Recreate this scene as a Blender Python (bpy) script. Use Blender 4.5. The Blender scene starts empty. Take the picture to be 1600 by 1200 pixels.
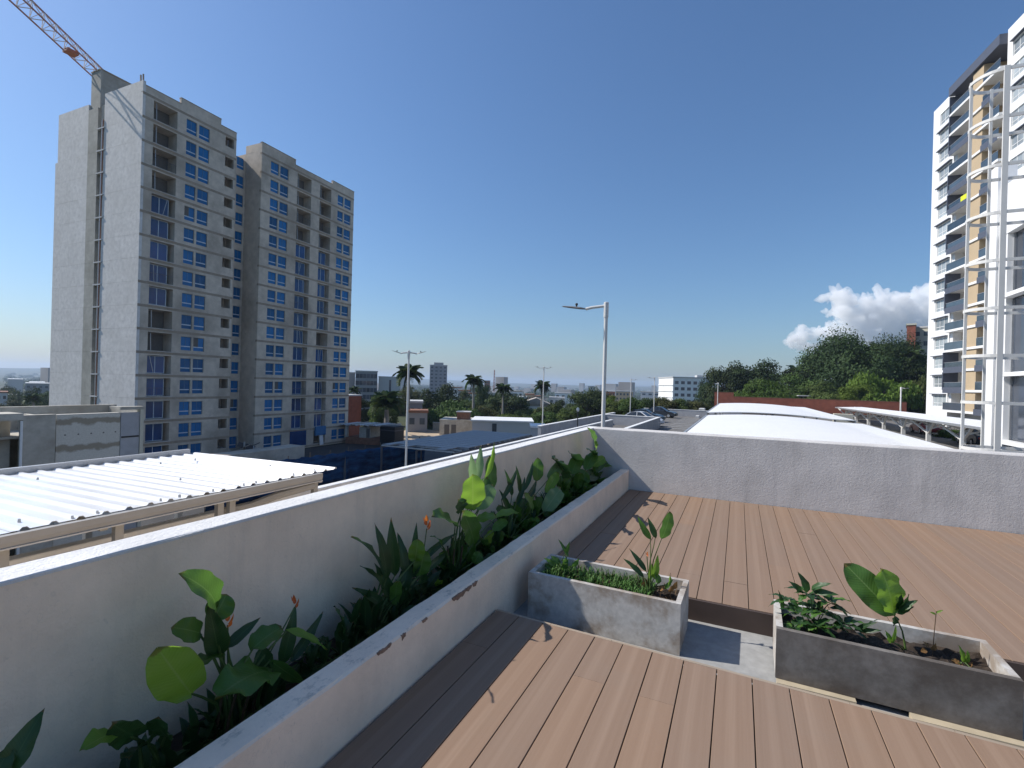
import bpy, math, random
import numpy as np
from mathutils import Vector, Matrix
random.seed(7)
R = math.radians
sc = bpy.context.scene
col = sc.collection

# ------------------------------------------------------------------ camera
# world: metres, terrace deck at z = 0, Y along the left parapet, X along the far parapet
EYE = Vector((0.0, 0.0, 1.5))
FPX, YAW, ROLL = 764.0, R(24.9), R(1.55)
_f = Vector((-math.sin(YAW), math.cos(YAW), 0.0))
_r0 = Vector((math.cos(YAW), math.sin(YAW), 0.0))
_u0 = Vector((0, 0, 1))
_u = _u0 * math.cos(ROLL) - _r0 * math.sin(ROLL)
_r = _r0 * math.cos(ROLL) + _u0 * math.sin(ROLL)
cd = bpy.data.cameras.new('camera')
cam = bpy.data.objects.new('camera', cd)
col.objects.link(cam)
cd.sensor_width = 36.0
cd.lens = 36.0 * FPX / 1600.0
cd.clip_start = 0.05
cd.clip_end = 40000
M = Matrix((( _r.x, _u.x, -_f.x, EYE.x), (_r.y, _u.y, -_f.y, EYE.y), (_r.z, _u.z, -_f.z, EYE.z), (0, 0, 0, 1)))
cam.matrix_world = M
sc.camera = cam

# ------------------------------------------------------------------ light
LIGHT = Vector((1.05, 0.22, -1.0)).normalized()          # direction the sunlight travels
elev = math.asin(-LIGHT.z)
azim = math.atan2(-LIGHT.x, -LIGHT.y)
w = bpy.data.worlds.new('World'); sc.world = w; w.use_nodes = True
nt = w.node_tree
bgn = nt.nodes['Background']
sky = nt.nodes.new('ShaderNodeTexSky')
sky.sky_type = 'NISHITA'
sky.sun_disc = False
sky.sun_elevation = elev
sky.sun_rotation = azim
sky.altitude = 0
sky.air_density = 1.3
sky.dust_density = 0.85
sky.ozone_density = 10.0
nt.links.new(sky.outputs[0], bgn.inputs[0])
bgn.inputs[1].default_value = 0.095
sd = bpy.data.lights.new('sun', 'SUN')
sd.energy = 4.2
sd.angle = R(0.53)
sd.color = (1.0, 0.955, 0.89)
sun = bpy.data.objects.new('sun', sd); col.objects.link(sun)
sun.rotation_euler = LIGHT.to_track_quat('-Z', 'Y').to_euler()
sun.location = (-40, -10, 60)

sc.view_settings.view_transform = 'Standard'
sc.view_settings.look = 'None'
sc.view_settings.exposure = 0.38
sc.view_settings.gamma = 1.0
sc.view_settings.use_curve_mapping = False
sc.render.engine = 'CYCLES'
cy = sc.cycles
cy.max_bounces = 16; cy.diffuse_bounces = 4; cy.glossy_bounces = 3; cy.transmission_bounces = 4
cy.transparent_max_bounces = 8; cy.volume_bounces = 12
cy.use_denoising = True
cy.caustics_reflective = False; cy.caustics_refractive = False
cy.sample_clamp_indirect = 6.0

# ------------------------------------------------------------------ helpers
def ray(px, py):
    return _f + _r * ((px - 800) / FPX) - _u * ((py - 600) / FPX)
def at_d(px, py, d): return EYE + ray(px, py) * d
def at_z(px, py, z): q = ray(px, py); return EYE + q * ((z - EYE.z) / q.z)
def at_x(px, py, x): q = ray(px, py); return EYE + q * (x / q.x)
def at_y(px, py, y): q = ray(px, py); return EYE + q * (y / q.y)

class MB:
    """collects shapes, links them as one mesh object"""
    def __init__(s): s.v = []; s.f = []; s.uv = None; s.smooth = False
    def add(s, vs, fs):
        o = len(s.v); s.v += [tuple(p) for p in vs]; s.f += [tuple(i + o for i in q) for q in fs]; return s
    def box(s, x0, x1, y0, y1, z0, z1, bev=0.0):
        if bev > 0:
            return s.bbox(x0, x1, y0, y1, z0, z1, bev)
        v = [(x0, y0, z0), (x1, y0, z0), (x1, y1, z0), (x0, y1, z0), (x0, y0, z1), (x1, y0, z1), (x1, y1, z1), (x0, y1, z1)]
        return s.add(v, [(0, 3, 2, 1), (4, 5, 6, 7), (0, 1, 5, 4), (1, 2, 6, 5), (2, 3, 7, 6), (3, 0, 4, 7)])
    def bbox(s, x0, x1, y0, y1, z0, z1, b):
        # box with its upper edges chamfered
        v = [(x0, y0, z0), (x1, y0, z0), (x1, y1, z0), (x0, y1, z0),
             (x0, y0, z1 - b), (x1, y0, z1 - b), (x1, y1, z1 - b), (x0, y1, z1 - b),
             (x0 + b, y0 + b, z1), (x1 - b, y0 + b, z1), (x1 - b, y1 - b, z1), (x0 + b, y1 - b, z1)]
        return s.add(v, [(0, 3, 2, 1), (8, 9, 10, 11), (0, 1, 5, 4), (1, 2, 6, 5), (2, 3, 7, 6), (3, 0, 4, 7),
                         (4, 5, 9, 8), (5, 6, 10, 9), (6, 7, 11, 10), (7, 4, 8, 11)])
    def bar(s, a, b, w, h=None, up=Vector((0, 0, 1))):
        a = Vector(a); b = Vector(b); h = h or w
        d = (b - a).normalized()
        if abs(d.dot(up)) > 0.98: up = Vector((0, 1, 0))
        x = d.cross(up).normalized(); y = x.cross(d).normalized()
        v = []
        for p in (a, b):
            for i, j in ((-1, -1), (1, -1), (1, 1), (-1, 1)): v.append(p + x * (i * w / 2) + y * (j * h / 2))
        return s.add(v, [(3, 2, 1, 0), (4, 5, 6, 7), (0, 1, 5, 4), (1, 2, 6, 5), (2, 3, 7, 6), (3, 0, 4, 7)])
    def tube(s, pts, rad, n=8, cap=True):
        pts = [Vector(p) for p in pts]
        if not isinstance(rad, (list, tuple)): rad = [rad] * len(pts)
        o = len(s.v); prev = None
        for i, p in enumerate(pts):
            d = (pts[min(i + 1, len(pts) - 1)] - pts[max(i - 1, 0)]).normalized()
            if prev is None:
                t = Vector((0, 0, 1)) if abs(d.z) < 0.9 else Vector((0, 1, 0))
                x = d.cross(t).normalized()
            else:
                x = (prev - d * prev.dot(d)).normalized()
            prev = x; y = d.cross(x)
            for k in range(n):
                a = 2 * math.pi * k / n
                s.v.append(tuple(p + (x * math.cos(a) + y * math.sin(a)) * rad[i]))
        for i in range(len(pts) - 1):
            for k in range(n):
                k2 = (k + 1) % n
                s.f.append((o + i * n + k, o + i * n + k2, o + (i + 1) * n + k2, o + (i + 1) * n + k))
        if cap:
            s.f.append(tuple(o + k for k in range(n))[::-1]); e = o + (len(pts) - 1) * n
            s.f.append(tuple(e + k for k in range(n)))
        return s
    def prism(s, poly, axis, a, b):
        """extrude a 2d polygon along axis 'x','y' or 'z' from a to b"""
        n = len(poly); vs = []
        for c in (a, b):
            for p, q in poly:
                vs.append({'x': (c, p, q), 'y': (p, c, q), 'z': (p, q, c)}[axis])
        fs = [tuple(range(n))[::-1], tuple(range(n, 2 * n))] + [(i, (i + 1) % n, n + (i + 1) % n, n + i) for i in range(n)]
        return s.add(vs, fs)
    def mesh(s, name):
        m = bpy.data.meshes.new(name); m.from_pydata(s.v, [], s.f)
        if s.uv:
            l = m.uv_layers.new(name='UVMap')
            for lp in m.loops: l.data[lp.index].uv = s.uv[lp.vertex_index]
        if s.smooth: m.polygons.foreach_set('use_smooth', [True] * len(m.polygons))
        m.update(); return m
    def build(s, name, mat, parent=None, fixn=False):
        m = s.mesh(name)
        if fixn:
            import bmesh
            bm = bmesh.new(); bm.from_mesh(m); bmesh.ops.recalc_face_normals(bm, faces=bm.faces); bm.to_mesh(m); bm.free()
        return link(name, m, mat, parent)

def link(name, mesh, mat, parent=None, loc=None, rz=None):
    o = bpy.data.objects.new(name, mesh); col.objects.link(o)
    if mat is not None and mesh is not None and not mesh.materials: mesh.materials.append(mat)
    if parent: o.parent = parent
    if loc is not None: o.location = loc
    if rz is not None: o.rotation_euler = (0, 0, rz)
    return o
def tag(o, label=None, cat=None, group=None, kind=None):
    if label: o['label'] = label
    if cat: o['category'] = cat
    if group: o['group'] = group
    if kind: o['kind'] = kind
    return o
def thing(name, label, cat, loc=(0, 0, 0), rz=0.0, group=None):
    o = bpy.data.objects.new(name, None); col.objects.link(o)
    o.location = loc; o.rotation_euler = (0, 0, rz); o.empty_display_size = 0.3
    return tag(o, label, cat, group)
def copy_tree(o, parent=None):
    c = o.copy(); col.objects.link(c)
    if parent: c.parent = parent
    for ch in list(o.children): copy_tree(ch, c)
    return c

# ------------------------------------------------------------------ materials
class NG:
    def __init__(s, name):
        s.m = bpy.data.materials.new(name); s.m.use_nodes = True
        s.t = s.m.node_tree; s.p = s.t.nodes['Principled BSDF']; s.out = s.t.nodes['Material Output']
    def n(s, t, **kw):
        q = s.t.nodes.new('ShaderNode' + t)
        for k, v in kw.items(): setattr(q, k, v)
        return q
    def l(s, a, b): s.t.links.new(a, b)
    def co(s, scale=(1, 1, 1), kind='Object'):
        tc = s.n('TexCoord'); mp = s.n('Mapping'); mp.inputs['Scale'].default_value = scale
        s.l(tc.outputs[kind], mp.inputs[0]); return mp.outputs[0]
    def geo(s, scale=(1, 1, 1)):
        g = s.n('NewGeometry'); mp = s.n('Mapping'); mp.inputs['Scale'].default_value = scale
        s.l(g.outputs['Position'], mp.inputs[0]); return mp.outputs[0]
    def noise(s, vec, scale, detail=4, rough=0.55):
        q = s.n('TexNoise'); q.inputs['Scale'].default_value = scale; q.inputs['Detail'].default_value = detail
        q.inputs['Roughness'].default_value = rough; s.l(vec, q.inputs['Vector']); return q.outputs['Fac']
    def ramp(s, fac, stops):
        q = s.n('ValToRGB'); e = q.color_ramp.elements
        while len(e) < len(stops): e.new(0.5)
        for i, (p, c) in enumerate(stops):
            e[i].position = p; e[i].color = (c if len(c) == 4 else (*c, 1)) if isinstance(c, (tuple, list)) else (c, c, c, 1)
        s.l(fac, q.inputs[0]); return q.outputs[0]
    def mix(s, fac, a, b, mode='MIX'):
        q = s.n('MixRGB', blend_type=mode)
        for i, v in ((0, fac), (1, a), (2, b)):
            if hasattr(v, 'is_linked') or hasattr(v, 'links'): s.l(v, q.inputs[i])
            else: q.inputs[i].default_value = v if i == 0 else (*v[:3], 1)
        return q.outputs[0]
    def math(s, op, a, b=0.0):
        q = s.n('Math', operation=op)
        for i, v in ((0, a), (1, b)):
            if hasattr(v, 'links'): s.l(v, q.inputs[i])
            else: q.inputs[i].default_value = v
        return q.outputs[0]
    def bump(s, h, strength=0.3, dist=0.01):
        q = s.n('Bump'); q.inputs['Strength'].default_value = strength; q.inputs['Distance'].default_value = dist
        s.l(h, q.inputs['Height']); s.l(q.outputs[0], s.p.inputs['Normal'])
    def base(s, c):
        if hasattr(c, 'links'): s.l(c, s.p.inputs['Base Color'])
        else: s.p.inputs['Base Color'].default_value = (*c, 1)
    def set(s, rough=0.6, metal=0.0, spec=0.5):
        s.p.inputs['Roughness'].default_value = rough; s.p.inputs['Metallic'].default_value = metal
        s.p.inputs['Specular IOR Level'].default_value = spec; return s.m

def sh(c, k): return tuple(min(1, x * k) for x in c)
MAT = {}
def simple(name, c, rough=0.6, metal=0.0, var=0.12, scale=3.0, spec=0.4, bump=0.0, bscale=40, world=True):
    g = NG(name); v = g.geo() if world else g.co()
    n1 = g.noise(v, scale, 5, 0.6)
    g.base(g.ramp(n1, [(0.25, sh(c, 1 - var)), (0.75, sh(c, 1 + var))]))
    if bump: g.bump(g.noise(v, bscale, 3), 0.5, bump)
    MAT[name] = g.set(rough, metal, spec); return MAT[name]

def m_plaster(name, c, streak=0.15, bumpd=0.004, fine=55, coarse=9, stain=(0.3, 0.29, 0.27), top=0.3):
    g = NG(name); v = g.geo()
    big = g.noise(v, 2.6, 6, 0.65)
    c1 = g.ramp(big, [(0.3, sh(c, 0.84)), (0.7, sh(c, 1.06))])
    st = g.noise(g.geo((6, 6, 0.7)), 1.0, 4, 0.65)
    f = g.ramp(st, [(0.52, 0.0), (0.8, 1.0)])
    c2 = g.mix(g.math('MULTIPLY', f, streak), c1, stain)
    sp = g.noise(v, 38, 2, 0.7)
    c3 = g.mix(g.math('MULTIPLY', g.ramp(sp, [(0.66, 0.0), (0.8, 1.0)]), 0.25), c2, stain)
    # grey-black algae blotches that settle on the flat tops
    nr = g.n('NewGeometry'); sp3 = g.n('SeparateXYZ'); g.l(nr.outputs['True Normal'], sp3.inputs[0])
    up = g.ramp(sp3.outputs[2], [(0.5, 0.0), (0.8, 1.0)])
    al = g.ramp(g.math('ADD', g.math('MULTIPLY', g.noise(g.geo((1, 0.55, 1)), 13.0, 6, 0.75), 0.75), g.math('MULTIPLY', g.noise(v, 45, 3, 0.7), 0.25)), [(0.53, 0.0), (0.68, 1.0)])
    c3 = g.mix(g.math('MULTIPLY', g.math('MULTIPLY', up, al), top), c3, (0.09, 0.095, 0.09))
    # faint hairline crazing
    vo = g.n('TexVoronoi', feature='DISTANCE_TO_EDGE'); vo.inputs['Scale'].default_value = 5.0; g.l(g.n('VectorMath', operation='ADD').outputs[0], vo.inputs['Vector'])
    vm = [q for q in g.t.nodes if q.bl_idname == 'ShaderNodeVectorMath'][-1]
    nc = g.n('TexNoise'); nc.inputs['Scale'].default_value = 6; g.l(v, nc.inputs['Vector'])
    g.l(v, vm.inputs[0]); g.l(nc.outputs['Color'], vm.inputs[1])
    cr = g.math('MULTIPLY', g.ramp(vo.outputs['Distance'], [(0.0, 1.0), (0.012, 0.0)]), g.ramp(g.noise(v, 3, 3), [(0.5, 0.0), (0.62, 1.0)]))
    c3 = g.mix(g.math('MULTIPLY', cr, 0.22), c3, stain)
    g.base(c3)
    h = g.math('ADD', g.noise(v, fine, 4, 0.6), g.math('MULTIPLY', g.noise(v, coarse, 4, 0.7), 1.2))
    g.bump(h, 0.9, bumpd)
    MAT[name] = g.set(0.88, 0, 0.25); return MAT[name]

m_plaster('plaster_white', (0.94, 0.765, 0.585), 0.30, 0.003, 90, 30, (0.42, 0.37, 0.31), 0.35)
m_plaster('plaster_lit_top', (0.74, 0.73, 0.71), 0.1, 0.006, 70, 30, (0.45, 0.44, 0.42), 0.25)  # neutral copy of the wall plaster, the sunlit look put into its colour
m_plaster('plaster_beige', (0.92, 0.75, 0.59), 0.15, 0.002, 40, 5, (0.40, 0.36, 0.32), 0.6)
m_plaster('plaster_grey', (0.60, 0.575, 0.55), 0.45, 0.0036, 110, 40, (0.30, 0.295, 0.29), 0.2)

def m_deck():
    g = NG('deck_board')
    v = g.geo((1, 1, 1))
    oi = g.n('ObjectInfo')
    # lengthwise brushed grain
    sx_ = g.n('SeparateXYZ'); g.l(v, sx_.inputs[0])
    fr_ = g.math('FRACT', g.math('MULTIPLY', g.math('ADD', sx_.outputs[0], 0.2385 + 1.69), 1 / 0.169))
    band = g.ramp(fr_, [(0.30, 0.0), (0.36, 1.0), (0.52, 1.0), (0.60, 0.0)])       # lighter stripe down each board, a specular sheen put into the colour
    gr = g.noise(g.geo((140, 1.2, 1)), 1.0, 4, 0.7)
    gr2 = g.noise(g.geo((38, 0.5, 1)), 1.0, 3, 0.6)
    c0 = g.ramp(gr2, [(0.25, (0.256, 0.171, 0.119)), (0.75, (0.290, 0.198, 0.141))])
    c1 = g.mix(g.math('MULTIPLY', gr, 0.35), c0, (0.20, 0.128, 0.078))
    c1 = g.mix(g.math('MULTIPLY', g.math('MULTIPLY', band, gr2), 0.20), c1, (0.46, 0.34, 0.25))
    hv = g.n('HueSaturation'); g.l(c1, hv.inputs['Color'])
    g.l(g.math('ADD', g.math('MULTIPLY', oi.outputs['Random'], 0.09), 0.93), hv.inputs['Value'])
    g.l(g.math('ADD', g.math('MULTIPLY', oi.outputs['Random'], 0.10), 0.93), hv.inputs['Saturation'])
    dirt = g.noise(v, 2.2, 5, 0.65)
    c2 = g.mix(g.math('MULTIPLY', g.ramp(dirt, [(0.5, 0.0), (0.8, 1.0)]), 0.28), hv.outputs[0], (0.235, 0.19, 0.15))
    g.base(c2)
    g.bump(gr, 0.35, 0.0012)
    MAT['deck_board'] = g.set(0.62, 0, 0.14)
m_deck()
simple('deck_fascia', (0.075, 0.052, 0.042), 0.6, var=0.2)
simple('deck_frame', (0.05, 0.032, 0.022), 0.8)

def m_concrete(name, c, stain, amt=0.6, scale=4.0, rough=0.8, joints=None, lo=0.42, hi=0.68):
    g = NG(name); v = g.geo()
    n1 = g.noise(v, scale, 6, 0.62)
    n2 = g.noise(v, scale * 6, 4, 0.6)
    c1 = g.ramp(n2, [(0.3, sh(c, 0.85)), (0.7, sh(c, 1.12))])
    c2 = g.mix(g.math('MULTIPLY', g.ramp(n1, [(lo, 0.0), (hi, 1.0)]), amt), c1, stain)
    g.base(c2)
    g.bump(n2, 0.3, 0.003)
    MAT[name] = g.set(rough, 0, 0.3); return MAT[name]
m_concrete('trough_concrete', (0.50, 0.475, 0.44), (0.27, 0.215, 0.165), 0.9, 4.5, lo=0.46, hi=0.62)
m_concrete('trough_dark', (0.185, 0.168, 0.152), (0.085, 0.07, 0.058), 0.85, 5.0, lo=0.4, hi=0.65)
m_concrete('channel_concrete', (0.335, 0.33, 0.315), (0.235, 0.235, 0.225), 0.5, 3.0)
m_concrete('tower_shell', (0.60, 0.52, 0.425), (0.33, 0.275, 0.215), 0.75, 0.2, lo=0.45, hi=0.66)
m_concrete('tower_band', (0.36, 0.295, 0.225), (0.25, 0.20, 0.15), 0.7, 0.35)
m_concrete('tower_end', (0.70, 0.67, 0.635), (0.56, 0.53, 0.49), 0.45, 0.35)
m_concrete('tower_core', (0.42, 0.40, 0.35), (0.26, 0.245, 0.205), 0.8, 0.35)
m_concrete('old_concrete', (0.52, 0.495, 0.43), (0.32, 0.285, 0.23), 0.85, 0.55)
m_concrete('asphalt', (0.16, 0.152, 0.142), (0.11, 0.105, 0.10), 0.6, 0.4)
m_concrete('street', (0.06, 0.058, 0.058), (0.035, 0.034, 0.034), 0.6, 0.3)
m_concrete('sand', (0.47, 0.37, 0.26), (0.33, 0.25, 0.175), 0.6, 0.3)
m_concrete('ramp_wall', (0.42, 0.42, 0.43), (0.33, 0.33, 0.34), 0.5, 0.3)
simple('wall_cap', (0.72, 0.72, 0.71), 0.7)
simple('soil', (0.036, 0.025, 0.017), 0.95, var=0.4, scale=30, bump=0.01, bscale=60)
simple('white_paint', (0.78, 0.775, 0.76), 0.5, var=0.05, scale=0.4)
simple('white_steel', (0.68, 0.665, 0.63), 0.42, var=0.06, scale=2)
simple('galvanised', (0.42, 0.43, 0.44), 0.45, 0.55, var=0.12)
simple('cream_gutter', (0.34, 0.33, 0.31), 0.55, var=0.08)
simple('canopy_white', (0.78, 0.775, 0.765), 0.5, var=0.025, scale=0.35)
def m_roofmetal():
    g = NG('roof_sheet'); v = g.geo()
    n = g.noise(v, 1.7, 4)
    g.base(g.ramp(n, [(0.3, (0.74, 0.74, 0.74)), (0.7, (0.83, 0.83, 0.825))]))
    g.p.inputs['Coat Weight'].default_value = 0.3
    MAT['roof_sheet'] = g.set(0.32, 0.0, 0.6)
m_roofmetal()
simple('dark_steel', (0.10, 0.10, 0.11), 0.5, 0.3)
simple('black_paint', (0.02, 0.02, 0.022), 0.45)
simple('lamp_head', (0.22, 0.225, 0.235), 0.45, 0.2)
simple('brick_red', (0.27, 0.088, 0.055), 0.85, var=0.25, scale=1.2)
simple('brick_brown', (0.25, 0.12, 0.075), 0.85, var=0.3, scale=2.0)
simple('tan_render', (0.45, 0.345, 0.22), 0.8, var=0.06, scale=0.6)
simple('navy', (0.085, 0.095, 0.125), 0.5, var=0.1)
simple('interior', (0.13, 0.12, 0.11), 0.9)
simple('interior_light', (0.42, 0.39, 0.35), 0.9)
simple('red_paint', (0.45, 0.055, 0.03), 0.5)
simple('grey_render', (0.27, 0.275, 0.29), 0.85, var=0.08, scale=0.1)
simple('pale_render', (0.50, 0.50, 0.495), 0.8, var=0.06, scale=0.1)
simple('cream_render', (0.55, 0.52, 0.42), 0.8, var=0.06, scale=0.1)
simple('rust_roof', (0.38, 0.33, 0.28), 0.7, var=0.3, scale=1.0)
simple('clay_roof', (0.24, 0.115, 0.07), 0.85, var=0.25, scale=0.8)
simple('tyre', (0.02, 0.02, 0.02), 0.8)
simple('rim', (0.5, 0.5, 0.52), 0.3, 0.8)
simple('yellow_cloth', (0.62, 0.65, 0.03), 0.8)
def m_glass(name, c, rough=0.08, spec=0.7):
    g = NG(name); v = g.geo(); oi = g.n('ObjectInfo')
    n = g.noise(v, 0.9, 3)
    k = g.math('ADD', g.math('MULTIPLY', oi.outputs['Random'], 0.5), g.math('MULTIPLY', n, 0.5))
    g.base(g.ramp(k, [(0.2, sh(c, 0.55)), (0.8, sh(c, 1.5))]))
    MAT[name] = g.set(rough, 0, spec); return MAT[name]
m_glass('blue_glass', (0.004, 0.115, 0.30), 0.3, 0.3)  # saturated blue base colour, tone varies from pane to pane
m_glass('door_glass', (0.008, 0.05, 0.165), 0.2, 0.45)
m_glass('pale_glass', (0.30, 0.33, 0.34), 0.1)
m_glass('grey_glass', (0.06, 0.07, 0.09), 0.06, 0.5)
m_glass('rail_glass', (0.05, 0.07, 0.09), 0.08)
m_glass('far_glass', (0.07, 0.085, 0.10), 0.2)
m_glass('car_glass', (0.012, 0.014, 0.016), 0.05, 0.8)

def m_net():
    g = NG('blue_netting'); v = g.geo()
    n = g.noise(g.geo((1, 0.5, 2.5)), 0.9, 5, 0.6)
    g.base(g.ramp(n, [(0.34, (0.006, 0.022, 0.06)), (0.68, (0.018, 0.085, 0.21))]))
    MAT['blue_netting'] = g.set(0.9, 0, 0.15)
m_net()

def m_leaf(name, dark, light, rib, trans=0.35, rough=0.38):
    g = NG(name)
    tc = g.n('TexCoord'); sep = g.n('SeparateXYZ'); g.l(tc.outputs['UV'], sep.inputs[0])
    oi = g.n('ObjectInfo')
    ax = g.math('ABSOLUTE', g.math('SUBTRACT', sep.outputs[0], 0.5))
    veins = g.math('SINE', g.math('MULTIPLY', g.math('SUBTRACT', sep.outputs[1], g.math('MULTIPLY', ax, 0.35)), 130.0))
    n = g.noise(g.geo(), 9, 4)
    k = g.math('ADD', g.math('MULTIPLY', n, 0.6), g.math('MULTIPLY', oi.outputs['Random'], 0.55))
    c = g.ramp(k, [(0.25, dark), (0.85, light)])
    c = g.mix(g.math('MULTIPLY', g.math('ADD', veins, 1.0), 0.055), c, sh(light, 1.5))
    mid = g.ramp(ax, [(0.0, 1.0), (0.035, 0.0)])
    c = g.mix(g.math('MULTIPLY', mid, 0.7), c, rib)
    ed = g.math('MULTIPLY', g.ramp(g.math('ADD', g.math('MULTIPLY', ax, 1.0), g.math('MULTIPLY', g.noise(g.geo(), 55, 3, 0.7), 0.16)), [(0.54, 0.0), (0.60, 1.0)]), g.ramp(g.noise(g.geo(), 14, 3), [(0.45, 0.0), (0.6, 1.0)]))
    tipb = g.ramp(g.math('ADD', sep.outputs[1], g.math('MULTIPLY', g.noise(g.geo(), 30, 3), 0.12)), [(0.99, 0.0), (1.04, 1.0)])
    c = g.mix(g.math('MULTIPLY', g.math('MAXIMUM', ed, tipb), 0.8), c, (0.16, 0.09, 0.03))
    g.base(c); g.set(rough, 0, 0.45)
    g.bump(veins, 0.2, 0.0015)
    tr = g.n('BsdfTranslucent'); mx = g.n('MixShader')
    tc2 = g.mix(0.5, c, sh(light, 2.2)); g.l(tc2, tr.inputs['Color'])
    mx.inputs[0].default_value = trans
    g.l(g.p.outputs[0], mx.inputs[1]); g.l(tr.outputs[0], mx.inputs[2]); g.l(mx.outputs[0], g.out.inputs['Surface'])
    MAT[name] = g.m; return g.m
m_leaf('leaf_paddle', (0.030, 0.085, 0.016), (0.095, 0.20, 0.035), (0.20, 0.30, 0.10))
m_leaf('leaf_bright', (0.09, 0.19, 0.02), (0.19, 0.33, 0.04), (0.30, 0.40, 0.12), 0.45)
m_leaf('leaf_lance', (0.014, 0.042, 0.014), (0.040, 0.095, 0.026), (0.08, 0.15, 0.05), 0.25)
m_leaf('leaf_pale', (0.12, 0.22, 0.08), (0.22, 0.33, 0.14), (0.35, 0.42, 0.22), 0.4)
m_leaf('leaf_dry', (0.12, 0.06, 0.02), (0.28, 0.15, 0.05), (0.3, 0.2, 0.08), 0.2, 0.8)
m_leaf('bract', (0.55, 0.09, 0.02), (0.85, 0.20, 0.04), (0.8, 0.3, 0.1), 0.3)
simple('stalk', (0.075, 0.12, 0.03), 0.5, var=0.3, scale=12)
simple('stalk_brown', (0.10, 0.06, 0.03), 0.8, var=0.3, scale=12)
simple('grass_blade', (0.055, 0.13, 0.02), 0.6, var=0.5, scale=9)

def m_foliage(name, dark, light, trans=0.22, scale=0.35):
    g = NG(name); v = g.co()
    oi = g.n('ObjectInfo')
    n = g.noise(v, scale, 3, 0.7); n2 = g.noise(v, 2.3, 2)
    k = g.math('ADD', g.math('MULTIPLY', n, 0.7), g.math('MULTIPLY', n2, 0.3))
    c = g.ramp(k, [(0.32, dark), (0.68, light)])
    hv = g.n('HueSaturation'); g.l(c, hv.inputs['Color'])
    g.l(g.math('ADD', g.math('MULTIPLY', oi.outputs['Random'], 0.75), 0.75), hv.inputs['Value'])
    g.l(g.math('ADD', g.math('MULTIPLY', g.math('FRACT', g.math('MULTIPLY', oi.outputs['Random'], 7.3)), 0.05), 0.465), hv.inputs['Hue'])
    g.base(hv.outputs[0]); g.set(0.7, 0, 0.2)
    tr = g.n('BsdfTranslucent'); mx = g.n('MixShader'); mx.inputs[0].default_value = trans
    g.l(hv.outputs[0], tr.inputs['Color'])
    g.l(g.p.outputs[0], mx.inputs[1]); g.l(tr.outputs[0], mx.inputs[2]); g.l(mx.outputs[0], g.out.inputs['Surface'])
    MAT[name] = g.m
m_foliage('foliage_dark', (0.020, 0.038, 0.012), (0.052, 0.080, 0.024))
m_foliage('foliage_mid', (0.032, 0.062, 0.014), (0.085, 0.125, 0.028))
m_foliage('foliage_light', (0.042, 0.085, 0.012), (0.10, 0.16, 0.022), 0.3)
m_foliage('foliage_olive', (0.05, 0.065, 0.02), (0.115, 0.125, 0.04))
m_foliage('palm_green', (0.022, 0.048, 0.016), (0.055, 0.095, 0.03))
simple('bark', (0.12, 0.095, 0.075), 0.9, var=0.3, scale=2)
simple('palm_trunk', (0.26, 0.24, 0.215), 0.9, var=0.2, scale=2)

# ================================================================== terrace
def wobble_box(name, x0, x1, y0, y1, z0, z1, mat, parent=None, step=0.25, amp=0.004, seg='y', seed=1, bev=0.012):
    """long masonry wall: box cut into short lengths, arrises softened and slightly uneven"""
    rnd = random.Random(seed); mb = MB()
    n = max(2, int(abs((y1 - y0) if seg == 'y' else (x1 - x0)) / step))
    prof0 = [(x0, z0), (x1, z0), (x1, z1 - bev), (x1 - bev, z1), (x0 + bev, z1), (x0, z1 - bev)] if seg == 'y' else \
            [(y0, z0), (y1, z0), (y1, z1 - bev), (y1 - bev, z1), (y0 + bev, z1), (y0, z1 - bev)]
    o = 0; k = len(prof0)
    for i in range(n + 1):
        t = i / n
        for j, (p, q) in enumerate(prof0):
            dp = rnd.uniform(-amp, amp) if j >= 2 else 0; dq = rnd.uniform(-amp, amp) * 0.8 if j >= 2 else 0
            if i in (0, n): dp = dq = 0
            c = (y0 + (y1 - y0) * t) if seg == 'y' else (x0 + (x1 - x0) * t)
            mb.v.append((p + dp, c, q + dq) if seg == 'y' else (c, p + dp, q + dq))
    for i in range(n):
        for j in range(k):
            j2 = (j + 1) % k
            mb.f.append((i * k + j, i * k + j2, (i + 1) * k + j2, (i + 1) * k + j))
    mb.f.append(tuple(range(k))[::-1]); mb.f.append(tuple(n * k + j for j in range(k)))
    return mb.build(name, mat, parent, fixn=True)

YW = 7.26
slab = MB().box(-1.985, 9.0, -4.0, YW - 0.003, -0.45, -0.15).build('terrace_floor', MAT['channel_concrete'])
tag(slab, kind='structure')

# left parapet, far parapet
pl = thing('parapet_wall', 'long white plastered parapet running beside the planting bed on the left', 'wall', (-2.06, 0, -2.6))
wobble_box('wall', -0.07, 0.07, -4.0, YW + 0.28, 0.0, 3.452, MAT['plaster_white'], pl, seed=3, amp=0.0, bev=0.001)
wobble_box('coping', -0.0725, 0.0725, -4.0, YW + 0.282, 3.4525, 3.466, MAT['plaster_lit_top'], pl, seed=4, amp=0.001, bev=0.004)  # added thin layer, coloured so the sunlit top stays white above the warm-tinted wall

pf = wobble_box('parapet_wall', -1.987, 9.0, YW, YW + 0.28, -2.6, 0.868, MAT['plaster_grey'], seg='x', seed=5, amp=0.003)
tag(pf, 'rough grey plastered parapet across the far end of the deck', 'wall')

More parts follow.
